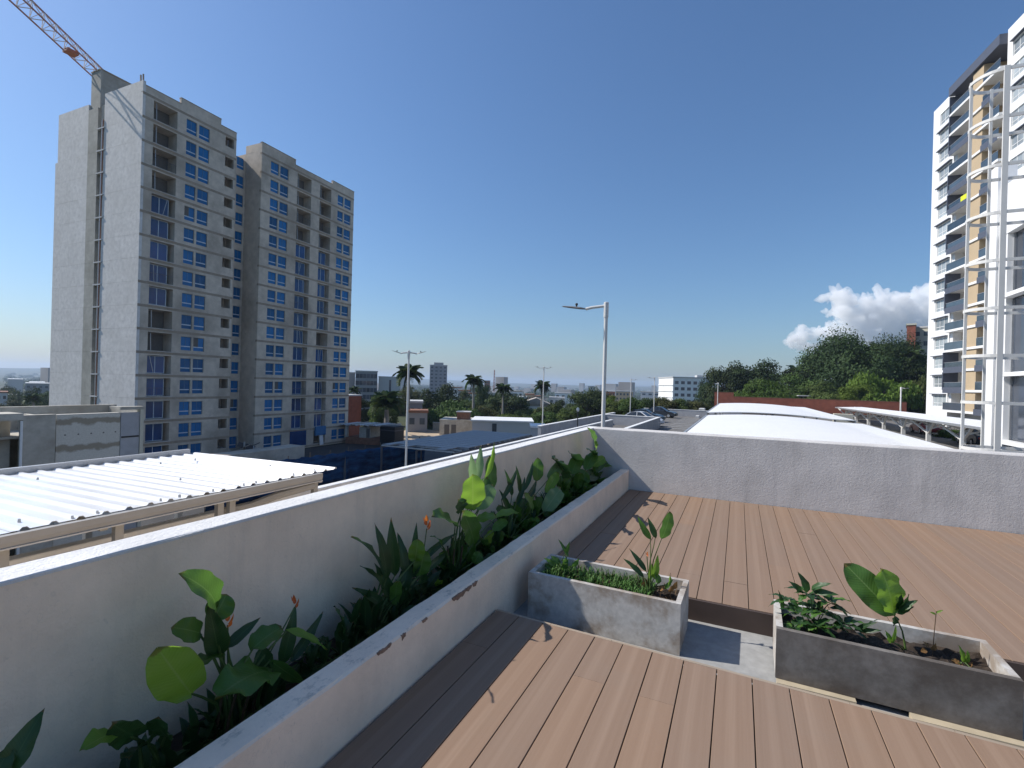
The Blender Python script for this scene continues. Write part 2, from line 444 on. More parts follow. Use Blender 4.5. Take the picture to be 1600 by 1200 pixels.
# planting bed kerb wall
pk = thing('planter_wall', 'low whitewashed wall of the planting bed with chipped top edge', 'planter', (-1.435, 0, -0.15))
k1 = wobble_box('wall', -0.125, 0.0, -4.0, YW - 0.004, 0, 0.44, MAT['plaster_beige'], pk, seed=9, amp=0.003, bev=0.010, step=0.12)
k2 = MB().box(-0.55, -0.128, -4.0, YW - 0.006, 0.0, 0.23).build('soil', MAT['soil'], pk)
rnd = random.Random(4)
for (px, py, wx, hz) in [(718, 926, 0.16, 0.028), (732, 915, 0.075, 0.024), (742, 907, 0.06, 0.02), (630, 990, 0.035, 0.022),
                         (600, 1018, 0.10, 0.012), (663, 965, 0.045, 0.012)]:
    c = at_x(px, py, -1.435); pts = []; n = 9
    for i in range(n + 1): pts.append((c.y - wx / 2 + wx * i / n, 0.44 - rnd.uniform(0.004, 0.009)))
    for i in range(n, -1, -1):
        e_ = math.sin(math.pi * i / n) ** 0.5
        pts.append((c.y - wx / 2 + wx * i / n + rnd.uniform(-0.004, 0.004), 0.43 - hz * 0.9 * e_ * rnd.uniform(0.55, 1.1) - 0.004))
    mb = MB().prism(pts, 'x', -0.004, 0.0035)
    mb.build('chipped_patch', simple('chip%d' % px, (0.25, 0.16, 0.115), 0.95, var=0.35, scale=40), pk)

# ------------------------------------------------------------------ decks
PITCH = 0.169; GAP = 0.0045
def deck(name, xa, xb, y_near, y_far_fn, seed, joints):
    rnd = random.Random(seed)
    root = MB().prism([(xa + 0.01, y_near), (xb - 0.02, y_near), (xb - 0.02, y_far_fn(xb) + (0.0015 if name == 'near_deck' else -0.004)), (xa + 0.01, y_far_fn(xa) + (0.0015 if name == 'near_deck' else -0.004))], 'z', -0.146, -0.032)
    root = root.build(name, MAT['deck_frame']); tag(root, kind='structure')
    k0 = math.floor((xa + 0.2385) / PITCH)
    x = -0.2385 + k0 * PITCH
    while x < xb:
        a = max(x + GAP / 2, xa); b = min(x + PITCH - GAP / 2, xb)
        if b - a > 0.02:
            cuts = [c for (kx, c) in joints if abs(kx - x) < 0.03] or ([rnd.uniform(y_near + 0.5, y_far_fn(0) - 0.3)] if rnd.random() < 0.5 else [])
            ys = [y_near] + cuts + [None]
            for i in range(len(ys) - 1):
                y0 = ys[i] + (0.0012 if i else 0)
                bw = 0.0018; mb = MB(); dz = rnd.uniform(-0.0012, 0.0008)
                e0 = e1 = ys[i + 1]
                if e0 is None: e0, e1 = y_far_fn(a), y_far_fn(b)
                else: e0 = e1 = e0 - 0.0012
                prof = [(a, -0.025), (b, -0.025), (b, -bw), (b - bw, 0), (a + bw, 0), (a, -bw)]
                n = len(prof)
                for yy in (0, 1):
                    for (p, q) in prof:
                        t = (p - a) / (b - a)
                        mb.v.append((p, y0 if yy == 0 else e0 + (e1 - e0) * t, q + dz))
                mb.f = [tuple(range(n))[::-1], tuple(range(n, 2 * n))] + [(i2, (i2 + 1) % n, n + (i2 + 1) % n, n + i2) for i2 in range(n)]
                mb.build('board', MAT['deck_board'], root, fixn=True)
        x += PITCH
    return root
near_edge = lambda x: 2.858 - 0.035 * x
nd = deck('near_deck', -1.428, 3.2, -0.6, near_edge, 2,
          [(at_z(925, 1065, 0).x - 0.09, at_z(925, 1063, 0).y), (at_z(1030, 1095, 0).x - 0.085, at_z(1030, 1096, 0).y), (at_z(1170, 1138, 0).x - 0.08, at_z(1170, 1138, 0).y),
           (at_z(740, 1005, 0).x - 0.085, at_z(740, 1007, 0).y)])
tr = MB()
for i in range(12):
    xa = -1.425 + i * 0.39; tr.bar((xa, near_edge(xa) + 0.012, -0.012), (xa + 0.388, near_edge(xa + 0.388) + 0.012, -0.012), 0.02, 0.022)
tr.build('edge_trim', simple('trim_strip', (0.34, 0.27, 0.20), 0.5), nd)
fd = deck('far_deck', -1.428, 6.8, 3.752, lambda x: YW - 0.008, 6,
          [(at_z(1080, 897, 0).x - 0.09, at_z(1080, 897, 0).y), (at_z(1150, 910, 0).x - 0.085, at_z(1150, 911, 0).y), (at_z(1300, 813, 0).x - 0.085, at_z(1300, 813, 0).y)])
MB().box(-1.43, 6.8, 3.728, 3.748, -0.148, -0.004).build('fascia', MAT['deck_fascia'], fd)

# ------------------------------------------------------------------ concrete troughs
def trough(label, loc, rz, L, W, H, mat_front, mat, t=0.034, notch=False):
    o = thing('concrete_trough', label, 'planter', loc, rz)
    mb = MB()
    mb.box(0, L, 0, t, 0, H)                       # front
    mb.build('front_panel', mat_front, o)
    mb = MB().box(0, L, W - t, W, 0, H); mb.build('back_panel', mat, o)
    mb = MB().box(0.0, t, t + 0.001, W - t - 0.001, 0, H)
    mb.build('end_panel', mat, o)
    mb = MB().box(L - t, L, t + 0.001, W - t - 0.001, 0, H); mb.build('end_panel', mat, o)
    # soil, uneven
    s = MB(); nx, ny = 26, 10; rn = random.Random(int(L * 1000))
    for j in range(ny + 1):
        for i in range(nx + 1):
            s.v.append((t + 0.001 + (L - 2 * t - 0.002) * i / nx, t + 0.001 + (W - 2 * t - 0.002) * j / ny, H - 0.075 + rn.uniform(-0.018, 0.02)))
    for j in range(ny):
        for i in range(nx): s.f.append((j * (nx + 1) + i, j * (nx + 1) + i + 1, (j + 1) * (nx + 1) + i + 1, (j + 1) * (nx + 1) + i))
    s.build('soil', MAT['soil'], o)
    return o
T1 = trough('pale concrete trough of grass beside the planting bed wall', (-1.322, 3.212, -0.148), R(-1.4), 1.03, 0.43, 0.318, MAT['trough_concrete'], MAT['trough_concrete'])
T2 = trough('dark stained concrete trough with leafy plants at the right', (0.226, 3.152, -0.118), R(-1.4), 1.03, 0.43, 0.278, MAT['trough_dark'], MAT['trough_concrete'])
# pale timber battens the right trough stands on
bt = simple('batten_wood', (0.44, 0.37, 0.26), 0.7, var=0.15, scale=8)
b1 = MB().box(0.232, 0.60, 3.105, 3.165, -0.149, -0.120).build('timber_batten', bt)
tag(b1, 'short pale timber batten under the left end of the dark trough', 'batten')
b2 = MB().box(0.83, 1.27, 3.082, 3.15, -0.149, -0.120).build('timber_batten', bt)
tag(b2, 'pale timber batten under the right half of the dark trough', 'batten')

# ------------------------------------------------------------------ leaves and plants
def leaf_shape(mb, B, T, wd, nrm, shape='lance', fold=0.3, bow=0.06, ripple=0.0, nl=10, nw=4, seed=0):
    B = Vector(B); T = Vector(T); a = T - B; L = a.length
    ax = a.normalized(); nrm = Vector(nrm)
    side = ax.cross(nrm)
    if side.length < 1e-3: side = ax.cross(Vector((0.3, 0.8, 0.5)))
    side.normalize(); nn = side.cross(ax).normalized()
    rn = random.Random(seed); ph = rn.uniform(0, 6)
    o = len(mb.v)
    if mb.uv is None: mb.uv = [(0.5, 0.5)] * o
    while len(mb.uv) < o: mb.uv.append((0.5, 0.5))
    for i in range(nl + 1):
        t = i / nl
        if shape == 'lance': pr = (math.sin(math.pi * t ** 0.72) ** 0.85) * (1 - 0.25 * t)
        else: pr = math.sqrt(max(0.0, 1 - (2 * t ** 0.92 - 1) ** 2)) * (1.0 if t < 0.85 else 1 - (t - 0.85) * 0.9)
        if i == 0: pr = 0.04
        if i == nl: pr = 0.01
        c = B + a * t + nn * (4 * bow * L * t * (1 - t)) - Vector((0, 0, 1)) * 0.0
        for j in range(-nw // 2, nw // 2 + 1):
            s = j / (nw / 2)
            rp = ripple * wd * math.sin(t * 17 + ph + s * 2) * abs(s)
            p = c + side * (s * pr * wd / 2) + nn * (fold * abs(s) * pr * wd / 2 + rp)
            mb.v.append(tuple(p)); mb.uv.append((0.5 + s * 0.5, t))
    m = nw + 1
    for i in range(nl):
        for j in range(nw):
            mb.f.append((o + i * m + j, o + i * m + j + 1, o + (i + 1) * m + j + 1, o + (i + 1) * m + j))
    mb.smooth = True
    return mb

class Plant:
    def __init__(s, label, base, cat='plant', group=None, name='bed_plant'):
        s.b = Vector(base); s.o = thing(name, label, cat, base, 0, group); s.k = random.Random(hash(label) % 9999 if False else len(label) * 31 + int(abs(s.b.y) * 100))
    def leaf(s, B, T, wd, mat='leaf_paddle', shape='paddle', nrm=None, fold=0.25, bow=0.06, ripple=0.07, stem=True, sr=0.006):
        B = Vector(B) - s.b; T = Vector(T) - s.b
        if nrm is None: nrm = Vector((s.k.uniform(0.1, 0.7), s.k.uniform(-0.9, -0.3), s.k.uniform(0.3, 0.9)))
        mb = leaf_shape(MB(), B, T, wd, nrm, shape, fold, bow, ripple, nl=14 if shape == 'paddle' else 9, seed=s.k.randint(0, 999))
        o = mb.build('leaf', MAT[mat], s.o)
        if stem:
            f = Vector((s.k.uniform(-0.03, 0.03), s.k.uniform(-0.05, 0.05), 0.0))
            d = (T - B).normalized(); mid = (f + B) / 2 + Vector((f.x - B.x, f.y - B.y, 0)) * 0.15 + Vector((0, 0, B.z * 0.1))
            pts = [f, f * 0.6 + mid * 0.4 + Vector((0, 0, 0.01)), mid, mid * 0.4 + B * 0.6 + Vector((0, 0, 0.006)), B + d * 0.01]
            MB().tube(pts, [sr * 1.5, sr * 1.3, sr, sr * 0.8, sr * 0.6], 6).build('stalk', MAT['stalk'], s.o)
        return o
    def lances(s, n, length, wd, mat='leaf_lance', spread=0.6, zmin=0.4, centre=(0, 0, 0), stem=False, az=None):
        for i in range(n):
            a = s.k.uniform(0, 2 * math.pi) if az is None else s.k.uniform(*az)
            el = s.k.uniform(zmin, 1.45)
            l = length * s.k.uniform(0.65, 1.1)
            d = Vector((math.cos(a) * math.cos(el) * 0.62, math.sin(a) * math.cos(el), math.sin(el)))
            f = s.b + Vector(centre) + Vector((s.k.uniform(-0.04, 0.04), s.k.uniform(-0.08, 0.08), 0))
            B = f + d * l * 0.25; T = f + d * l - Vector((0, 0, l * 0.12 * math.cos(el)))
            out = Vector((math.cos(a), math.sin(a), 0))
            s.leaf(B, T, wd * s.k.uniform(0.7, 1.15), mat, 'lance', nrm=Vector((0, 0, 1)) - out * 0.5, fold=0.35, bow=0.08, ripple=0.02, stem=True, sr=0.004)
    def flower(s, P, h=0.06):
        P = Vector(P); mb = MB(); mb.uv = []
        for i in range(5):
            a = i * 1.3; d = Vector((math.cos(a) * 0.5, math.sin(a) * 0.5, 0.9)).normalized()
            q = P - s.b + Vector((0, 0, -h * 0.5 + i * h * 0.16))
            leaf_shape(mb, q, q + d * h * 0.6, h * 0.28, (math.cos(a), math.sin(a), 0.2), 'lance', 0.5, 0.05)
        mb.build('flower', MAT['bract'], s.o)
        MB().tube([(0, 0, 0), (P - s.b) * 0.5, P - s.b - Vector((0, 0, h * 0.4))], 0.0035, 5).build('flower_stalk', MAT['stalk'], s.o)

BX = -1.80; SZ = 0.08
def bed(px, py, dx=0.0): return at_x(px, py, BX + dx)
def bedbase(y): return Vector((BX, y, SZ))
CAMN = lambda P: (EYE - Vector(P)).normalized()

# --- nearest clump, round leaves
p = Plant('broad round-leaved plant with orange bracts nearest in the bed', bedbase(1.30))
p.leaf(bed(300, 1086, .06), bed(246, 1012, .08), 0.155, 'leaf_bright', nrm=(0.75, -0.45, 0.25), fold=0.08, bow=0.03)
p.leaf(bed(424, 1050, .06), bed(336, 1092, .14), 0.17, 'leaf_paddle', nrm=(0.35, -0.2, 0.9), fold=0.15, bow=0.1, ripple=0.12)
p.leaf(bed(392, 1016, .05), bed(440, 980, .04), 0.105, 'leaf_paddle', nrm=(0.3, -0.2, 1.0))
p.leaf(bed(337, 950, .02), bed(279, 896, .06), 0.10, 'leaf_paddle', nrm=(0.6, -0.3, 0.7), fold=0.45, bow=0.12)
p.leaf(bed(334, 968, .02), bed(354, 928, .02), 0.10, 'leaf_paddle', nrm=(0.8, -0.5, 0.3), fold=0.3)
p.leaf(bed(342, 1026, .0), bed(325, 940, .02), 0.095, 'leaf_lance', 'lance', nrm=(0.8, -0.4, 0.2), fold=0.5)
p.leaf(bed(314, 990, .0), bed(268, 980, .02), 0.085, 'leaf_paddle', nrm=(0.5, -0.6, 0.6), fold=0.2)
p.leaf(bed(352, 1014, .02), bed(407, 965, .02), 0.05, 'leaf_lance', 'lance')
p.leaf(bed(345, 1024, .02), bed(300, 1046, .06), 0.09, 'leaf_paddle')
p.leaf(bed(440, 1040, .0), bed(462, 945, .0), 0.07, 'leaf_lance', 'lance', nrm=(0.8, -0.5, 0.2))
p.leaf(bed(452, 1036, .02), bed(505, 955, .0), 0.055, 'leaf_lance', 'lance', nrm=(0.8, -0.5, 0.2))
p.leaf(bed(446, 984, .04), bed(511, 1016, .10), 0.055, 'leaf_bright', 'lance', nrm=(0.3, -0.2, 0.9))
p.leaf(bed(420, 1030, .05), bed(478, 1068, .08), 0.06, 'leaf_paddle', 'lance')
p.leaf(bed(408, 1010, .0), bed(425, 1060, .05), 0.08, 'leaf_lance', 'lance')
p.lances(16, 0.26, 0.06, zmin=0.25)
p.lances(12, 0.22, 0.06, zmin=0.2, centre=(0, 0.16, 0)); p.lances(10, 0.2, 0.06, zmin=0.2, centre=(0, -0.16, 0))
for i in range(9):
    a = i * 0.7; f = Vector((math.cos(a) * 0.035, 0.09 * math.sin(a) + 0.02, 0)); MB().tube([f, f + Vector((0.01, 0.01, 0.09)), f + Vector((0.03 * math.cos(a), 0.03, 0.19))], 0.0055, 6).build('stalk', MAT['stalk_brown'], p.o)
p.flower(bed(356, 966, 0.02), 0.07); p.flower(bed(461, 940, 0), 0.06)
p = Plant('low dark leafy plant at the bottom edge of the bed', bedbase(1.02))
p.leaf(bed(176, 1146, .04), bed(124, 1174, .08), 0.085, 'leaf_bright', 'lance', nrm=(0.4, -0.4, 0.8))
p.leaf(bed(215, 1150, .02), bed(175, 1130, .06), 0.09, 'leaf_lance')
p.leaf(bed(235, 1160, .04), bed(200, 1185, .10), 0.09, 'leaf_lance')
p.leaf(bed(260, 1150, .02), bed(248, 1120, .06), 0.10, 'leaf_lance')
p.lances(12, 0.20, 0.065, zmin=0.1)
p = Plant('single dark blade-leaved plant in the bottom left corner', bedbase(0.62))
p.leaf(bed(8, 1215, .05), bed(70, 1106, .03), 0.07, 'leaf_lance', 'lance', nrm=(0.7, -0.6, 0.3), fold=0.5)
p.leaf(bed(-10, 1220, .05), bed(20, 1160, .03), 0.06, 'leaf_lance', 'lance', nrm=(0.7, -0.6, 0.3))
p.lances(4, 0.18, 0.05)

# --- dark sword-leaved clump
p = Plant('dense clump of dark pointed leaves beside the chipped edge', bedbase(2.10))
for (bx, by, tx, ty, wd) in [(618, 900, 611, 808, .085), (605, 905, 585, 817, .075), (598, 900, 549, 838, .085), (632, 895, 621, 832, .07), (645, 890, 651, 816, .055),
                             (650, 885, 714, 833, .05), (648, 915, 700, 909, .055), (600, 925, 562, 884, .06), (598, 945, 550, 918, .06), (640, 905, 655, 850, .10),
                             (655, 900, 700, 862, .055), (610, 935, 585, 880, .08), (628, 930, 640, 868, .09), (665, 920, 690, 890, .06), (605, 960, 560, 960, .07), (640, 955, 690, 950, .06)]:
    p.leaf(bed(bx, by, 0.02), bed(tx, ty, random.uniform(-0.06, 0.10)), wd, 'leaf_lance', 'lance', fold=0.4, bow=0.07)
p.leaf(bed(648, 878, .05), bed(653, 842, .06), 0.10, 'leaf_bright', nrm=(0.6, -0.6, 0.4))
p.leaf(bed(655, 900, .05), bed(662, 858, .08), 0.11, 'leaf_paddle', nrm=(0.7, -0.6, 0.2))
p.lances(26, 0.30, 0.075, zmin=0.15); p.lances(14, 0.24, 0.07, zmin=0.1, centre=(0.02, 0.22, 0)); p.lances(10, 0.22, 0.07, zmin=0.1, centre=(0.02, -0.2, 0))
p = Plant('trailing dark leaves at the back of the bed left of the pointed clump', bedbase(1.72))
p.lances(12, 0.20, 0.06, zmin=0.1); p.lances(6, 0.16, 0.06, centre=(0.05, 0.18, 0), zmin=0.1)

# --- tall paddle-leaved clump
p = Plant('tall clump of big paddle leaves and upright pale blades', bedbase(2.95))
p.leaf(bed(738, 797, .06), bed(738, 741, .08), 0.185, 'leaf_bright', nrm=(0.7, -0.6, 0.3), fold=0.12, bow=0.04)
p.leaf(bed(746, 797, .10), bed(770, 758, .10), 0.125, 'leaf_pale', nrm=(0.5, -0.8, 0.3), fold=0.15)
p.leaf(bed(745, 752, .02), bed(751, 696, .0), 0.075, 'leaf_pale', 'lance', nrm=(0.7, -0.7, 0.1), fold=0.3)
p.leaf(bed(738, 750, .02), bed(736, 708, .02), 0.07, 'leaf_pale', 'lance', nrm=(0.7, -0.7, 0.1), fold=0.3)
p.leaf(bed(757, 748, .02), bed(772, 690, .0), 0.06, 'leaf_bright', 'lance', nrm=(0.9, -0.3, 0.1), fold=0.5)
p.leaf(bed(766, 768, .0), bed(765, 712, .0), 0.10, 'leaf_lance', 'paddle', nrm=(0.7, -0.7, 0.1))
p.leaf(bed(712, 822, .06), bed(675, 806, .10), 0.14, 'leaf_paddle', nrm=(0.4, -0.4, 0.8))
p.leaf(bed(740, 850, .06), bed(722, 798, .10), 0.16, 'leaf_paddle', nrm=(0.6, -0.6, 0.5))
p.leaf(bed(775, 808, .08), bed(810, 801, .12), 0.085, 'leaf_bright', nrm=(0.3, -0.3, 0.9))
p.leaf(bed(745, 815, .08), bed(775, 806, .12), 0.09, 'leaf_bright', nrm=(0.3, -0.4, 0.8))
p.leaf(bed(720, 800, .02), bed(716, 780, .02), 0.12, 'leaf_lance')
p.leaf(bed(770, 830, .08), bed(792, 812, .12), 0.08, 'leaf_paddle')
p.leaf(bed(740, 880, .12), bed(750, 862, .14), 0.09, 'leaf_paddle', nrm=(0.8, -0.5, 0.3))
p.leaf(bed(690, 850, .05), bed(672, 838, .08), 0.05, 'leaf_paddle', 'lance')
p.leaf(bed(752, 790, .0), bed(760, 745, .0), 0.12, 'leaf_paddle', nrm=(0.7, -0.7, 0.1))
p.lances(22, 0.34, 0.085, zmin=0.3); p.lances(16, 0.26, 0.08, zmin=0.2, centre=(0.03, 0.25, 0)); p.lances(12, 0.24, 0.08, zmin=0.2, centre=(0.03, -0.25, 0)); p.lances(8, 0.36, 0.11, zmin=0.5, mat='leaf_paddle', centre=(0, 0.1, 0))
for i in range(7):
    a = i * 0.9; f = p.b + Vector((math.cos(a) * 0.03, 0.1 * math.sin(a) + 0.03, 0)) - p.b
    MB().tube([f, f + Vector((0.01, 0.02, 0.12)), f + Vector((0.02 * math.cos(a), 0.03, 0.26))], 0.007, 6).build('stalk', MAT['stalk_brown'], p.o)
p = Plant('single orange bloom on a thin stalk above the dark clump', bedbase(2.55))
p.flower(bed(667, 817, 0.06), 0.09); p.lances(8, 0.22, 0.06, zmin=0.2)

# --- further along
p = Plant('narrow upright blades with two broad pale leaves midway along the bed', bedbase(3.85))
for (bx, by, tx, ty, wd) in [(783, 782, 808, 731, .055), (800, 775, 788, 733, .05), (812, 770, 806, 727, .05), (818, 768, 833, 720, .055), (806, 790, 820, 745, .06), (795, 800, 780, 765, .06),
                             (822, 785, 838, 750, .06)]:
    p.leaf(bed(bx, by, 0.02), bed(tx, ty, 0.0), wd, 'leaf_lance', 'lance', nrm=(0.7, -0.6, 0.2), fold=0.4)
p.leaf(bed(850, 800, .12), bed(876, 763, .16), 0.16, 'leaf_pale', nrm=(0.5, -0.4, 0.7), ripple=0.12)
p.leaf(bed(856, 750, .0), bed(881, 721, .04), 0.12, 'leaf_pale', nrm=(0.5, -0.5, 0.6))
p.leaf(bed(838, 752, .0), bed(840, 715, .0), 0.12, 'leaf_paddle', nrm=(0.7, -0.7, 0.2))
p.leaf(bed(852, 770, .05), bed(872, 738, .08), 0.10, 'leaf_bright', nrm=(0.5, -0.5, 0.5))
p.leaf(bed(832, 800, .1), bed(818, 770, .1), 0.09, 'leaf_paddle')
p.lances(28, 0.36, 0.085, zmin=0.3); p.lances(18, 0.32, 0.085, zmin=0.2, centre=(0.02, 0.45, 0)); p.lances(16, 0.30, 0.085, zmin=0.2, centre=(0.02, -0.4, 0)); p.lances(10, 0.36, 0.13, zmin=0.5, mat='leaf_paddle', centre=(0.0, 0.25, 0))
p = Plant('bushy heap of rounded leaves near the far end of the bed', bedbase(5.35))
for (bx, by, tx, ty, wd, m) in [(880, 748, 868, 718, .2, 'leaf_lance'), (900, 758, 916, 735, .22, 'leaf_paddle'), (893, 742, 905, 712, .16, 'leaf_paddle'), (915, 735, 930, 708, .16, 'leaf_paddle'),
                                (925, 728, 945, 715, .14, 'leaf_bright'), (885, 770, 872, 745, .2, 'leaf_paddle'), (905, 730, 890, 708, .16, 'leaf_lance'), (940, 728, 960, 728, .14, 'leaf_bright'),
                                (912, 752, 930, 742, .18, 'leaf_lance'), (930, 740, 948, 722, .12, 'leaf_paddle'), (875, 735, 862, 716, .16, 'leaf_lance')]:
    p.leaf(bed(bx, by, 0.03), bed(tx, ty, random.uniform(-0.05, 0.15)), wd, m, ripple=0.06)
p.lances(34, 0.40, 0.13, zmin=0.2, mat='leaf_paddle'); p.lances(24, 0.40, 0.12, centre=(0, 0.5, 0), mat='leaf_paddle'); p.lances(24, 0.36, 0.11, centre=(0, -0.5, 0))
p = Plant('thin plant climbing the corner of the two parapets', bedbase(6.70))
p.leaf(bed(930, 694, .02), bed(918, 668, .0), 0.15, 'leaf_paddle', 'lance', nrm=(0.8, -0.4, 0.3))
p.leaf(bed(932, 702, .04), bed(928, 690, .04), 0.10, 'leaf_bright', nrm=(0.8, -0.4, 0.3))
p.leaf(bed(930, 712, .04), bed(918, 703, .04), 0.12, 'leaf_lance')
p.lances(26, 0.40, 0.13, zmin=0.2, mat='leaf_paddle'); p.lances(16, 0.36, 0.12, centre=(0, -0.5, 0))
for j, yy in enumerate([2.4, 3.35, 4.35, 4.85]):
    p = Plant(['leafy undergrowth between the pointed clump and the orange bloom', 'leafy undergrowth behind the tall paddle leaves', 'leafy undergrowth beyond the pale leaves, against the kerb', 'leafy undergrowth in front of the bushy heap'][j], bedbase(yy))
    p.lances(24, 0.26, 0.08, zmin=0.1)

# extra mid-height leaves through the bed
rq = random.Random(99)
for lab, y0, n_, ln, wd_, mats in [('low broad leaves spilling at the foot of the tall paddle clump', 3.15, 18, 0.34, 0.12, ('leaf_paddle', 'leaf_bright', 'leaf_lance')),
                              ('glossy broad leaves crowding the middle of the bed', 4.2, 24, 0.40, 0.14, ('leaf_paddle', 'leaf_lance', 'leaf_paddle')),
                              ('broad leaves heaped before the far corner', 5.9, 26, 0.46, 0.17, ('leaf_paddle', 'leaf_bright', 'leaf_lance')),
                              ('dark sword leaves leaning over the kerb by the chipped edge', 2.2, 20, 0.34, 0.085, ('leaf_lance', 'leaf_lance', 'leaf_paddle'))]:
    p = Plant(lab, bedbase(y0))
    for i in range(n_):
        a = rq.uniform(0, 6.28); el = rq.uniform(0.25, 1.3); l = ln * rq.uniform(0.6, 1.1); yy = rq.uniform(-0.38, 0.38)
        d = Vector((math.cos(a) * math.cos(el) * 0.6, math.sin(a) * math.cos(el), math.sin(el)))
        f = p.b + Vector((rq.uniform(-0.05, 0.07), yy, 0)); B = f + d * l * 0.45; T = f + d * l * 1.05 - Vector((0, 0, l * 0.18 * math.cos(el)))
        m_ = rq.choice(mats); p.leaf(B, T, wd_ * rq.uniform(0.6, 1.1), m_, 'lance' if m_ == 'leaf_lance' else 'paddle', nrm=Vector((0.25, -0.2, 1)) - Vector((math.cos(a), math.sin(a), 0)) * 0.4, fold=0.2, bow=0.09, ripple=0.09, stem=False)
        MB().tube([f - p.b, (f + B) / 2 - p.b + Vector((0, 0, 0.01)), B - p.b + d * 0.01], [0.006, 0.005, 0.003], 5).build('stalk', MAT['stalk'], p.o)

# --- trough plants
def t1(px, py, y=3.44): return at_y(px, py, y)
def grass_patch(name, label, x0, x1, y0, y1, z, n, hmin, hmax, seed, mat='grass_blade'):
    rn = random.Random(seed); mb = MB()
    for i in range(n):
        x = rn.uniform(x0, x1); y = rn.uniform(y0, y1); h = rn.uniform(hmin, hmax); a = rn.uniform(0, 6.28); wv = rn.uniform(0.002, 0.0045)
        lx, ly = math.cos(a) * h * rn.uniform(0.2, 0.9), math.sin(a) * h * rn.uniform(0.2, 0.9)
        sx, sy = -math.sin(a) * wv, math.cos(a) * wv
        mb.add([(x - sx, y - sy, z), (x + sx, y + sy, z), (x + lx * .45 + sx * .8, y + ly * .45 + sy * .8, z + h * .7), (x + lx * .45 - sx * .8, y + ly * .45 - sy * .8, z + h * .7), (x + lx, y + ly, z + h * .85)],
               [(0, 1, 2, 3), (3, 2, 4)])
    o = mb.build(name, MAT[mat]); tag(o, label, 'grass', kind='stuff'); return o
ZS1 = -0.148 + 0.318 - 0.08
grass_patch('grass', 'short weedy grass growing in the pale trough', -1.26, -0.5, 3.28, 3.58, ZS1, 1700, 0.02, 0.095, 3)
grass_patch('dry_grass', 'dry brown stalks among the grass in the pale trough', -1.2, -0.36, 3.28, 3.58, ZS1, 260, 0.02, 0.06, 5, 'stalk_brown')
p = Plant('small leafy sprout at the wall end of the grass trough', (-1.17, 3.46, ZS1), name='trough_plant')
for (bx, by, tx, ty, wd) in [(888, 870, 872, 842, .03), (884, 866, 890, 846, .03), (888, 880, 878, 905 - 30, .05), (880, 892, 884, 868, .06), (868, 885, 850, 872, .05), (862, 890, 848, 880, .05), (875, 882, 860, 868, .05), (895, 885, 905, 872, .04)]:
    p.leaf(t1(bx, by), t1(tx, ty), wd, 'leaf_paddle', 'lance', sr=0.003)
p = Plant('slender plant with three upright paddle leaves in the grass trough', (-0.52, 3.44, ZS1), name='trough_plant')
p.leaf(t1(1034, 842), t1(1047, 799), 0.085, 'leaf_paddle', 'paddle', nrm=(0.6, -0.8, 0.1), fold=0.15, sr=0.0035)
p.leaf(t1(1017, 843), t1(996, 806), 0.05, 'leaf_paddle', 'lance', nrm=(-0.2, -0.9, 0.3), fold=0.3, sr=0.0035)
p.leaf(t1(1025, 841), t1(1012, 808), 0.045, 'leaf_lance', 'lance', nrm=(0.3, -0.9, 0.1), sr=0.0035)
for (bx, by, tx, ty, wd, m) in [(1010, 893, 983, 857, .04, 'leaf_lance'), (1006, 902, 973, 872, .045, 'leaf_lance'), (1022, 905, 1028, 866, .05, 'leaf_bright'), (1016, 905, 1018, 880, .045, 'leaf_bright'), (1030, 912, 1023, 892, .05, 'leaf_paddle'),
                                (1045, 915, 1046, 898, .04, 'leaf_bright'), (1038, 920, 1052, 905, .03, 'leaf_paddle')]:
    p.leaf(t1(bx, by), t1(tx, ty), wd, m, 'lance', sr=0.004)
for (bx, by, tx, ty) in [(1012, 915, 1003, 900), (1020, 920, 1010, 928), (1030, 922, 1040, 915), (1045, 925, 1055, 910), (1008, 910, 1000, 918), (1052, 920, 1058, 908)]:
    p.leaf(t1(bx, by), t1(tx, ty), 0.035, 'leaf_dry', 'lance', stem=False)
p.flower(t1(1011, 866), 0.035)
for (px, py) in [(985, 920), (952, 905), (1048, 895)]:
    q = t1(px, py) - p.b; MB().tube([(q.x, q.y, 0), (q.x + 0.004, q.y, q.z * 0.5), q], 0.0016, 4).build('stalk', MAT['stalk_brown'], p.o)

ZS2 = -0.118 + 0.278 - 0.08
def t2(px, py, y=3.36): return at_y(px, py, y)
p = Plant('dark drooping umbrella-leaved shrub in the stained trough', (0.42, 3.36, ZS2), name='trough_plant')
hub = [(1262, 928, 3.36), (1248, 960, 3.30), (1285, 955, 3.32), (1232, 938, 3.38), (1302, 980, 3.30), (1275, 978, 3.26), (1240, 980, 3.26), (1268, 950, 3.38), (1296, 940, 3.36), (1318, 975, 3.34)]
rn = random.Random(11)
for hx, hy, yy in hub:
    c = t2(hx, hy, yy)
    for k in range(9):
        a = k * 2 * math.pi / 9 + rn.uniform(-0.2, 0.2); l = rn.uniform(0.07, 0.125)
        d = Vector((math.cos(a), math.sin(a) * 0.8, rn.uniform(-0.55, 0.35)))
        T = c + d * l
        p.leaf(c + d * 0.012, T, rn.uniform(0.04, 0.055), 'leaf_lance' if k % 3 else 'leaf_paddle', 'lance', nrm=(0, 0, 1), fold=0.2, bow=0.12, stem=(k == 0), sr=0.003)
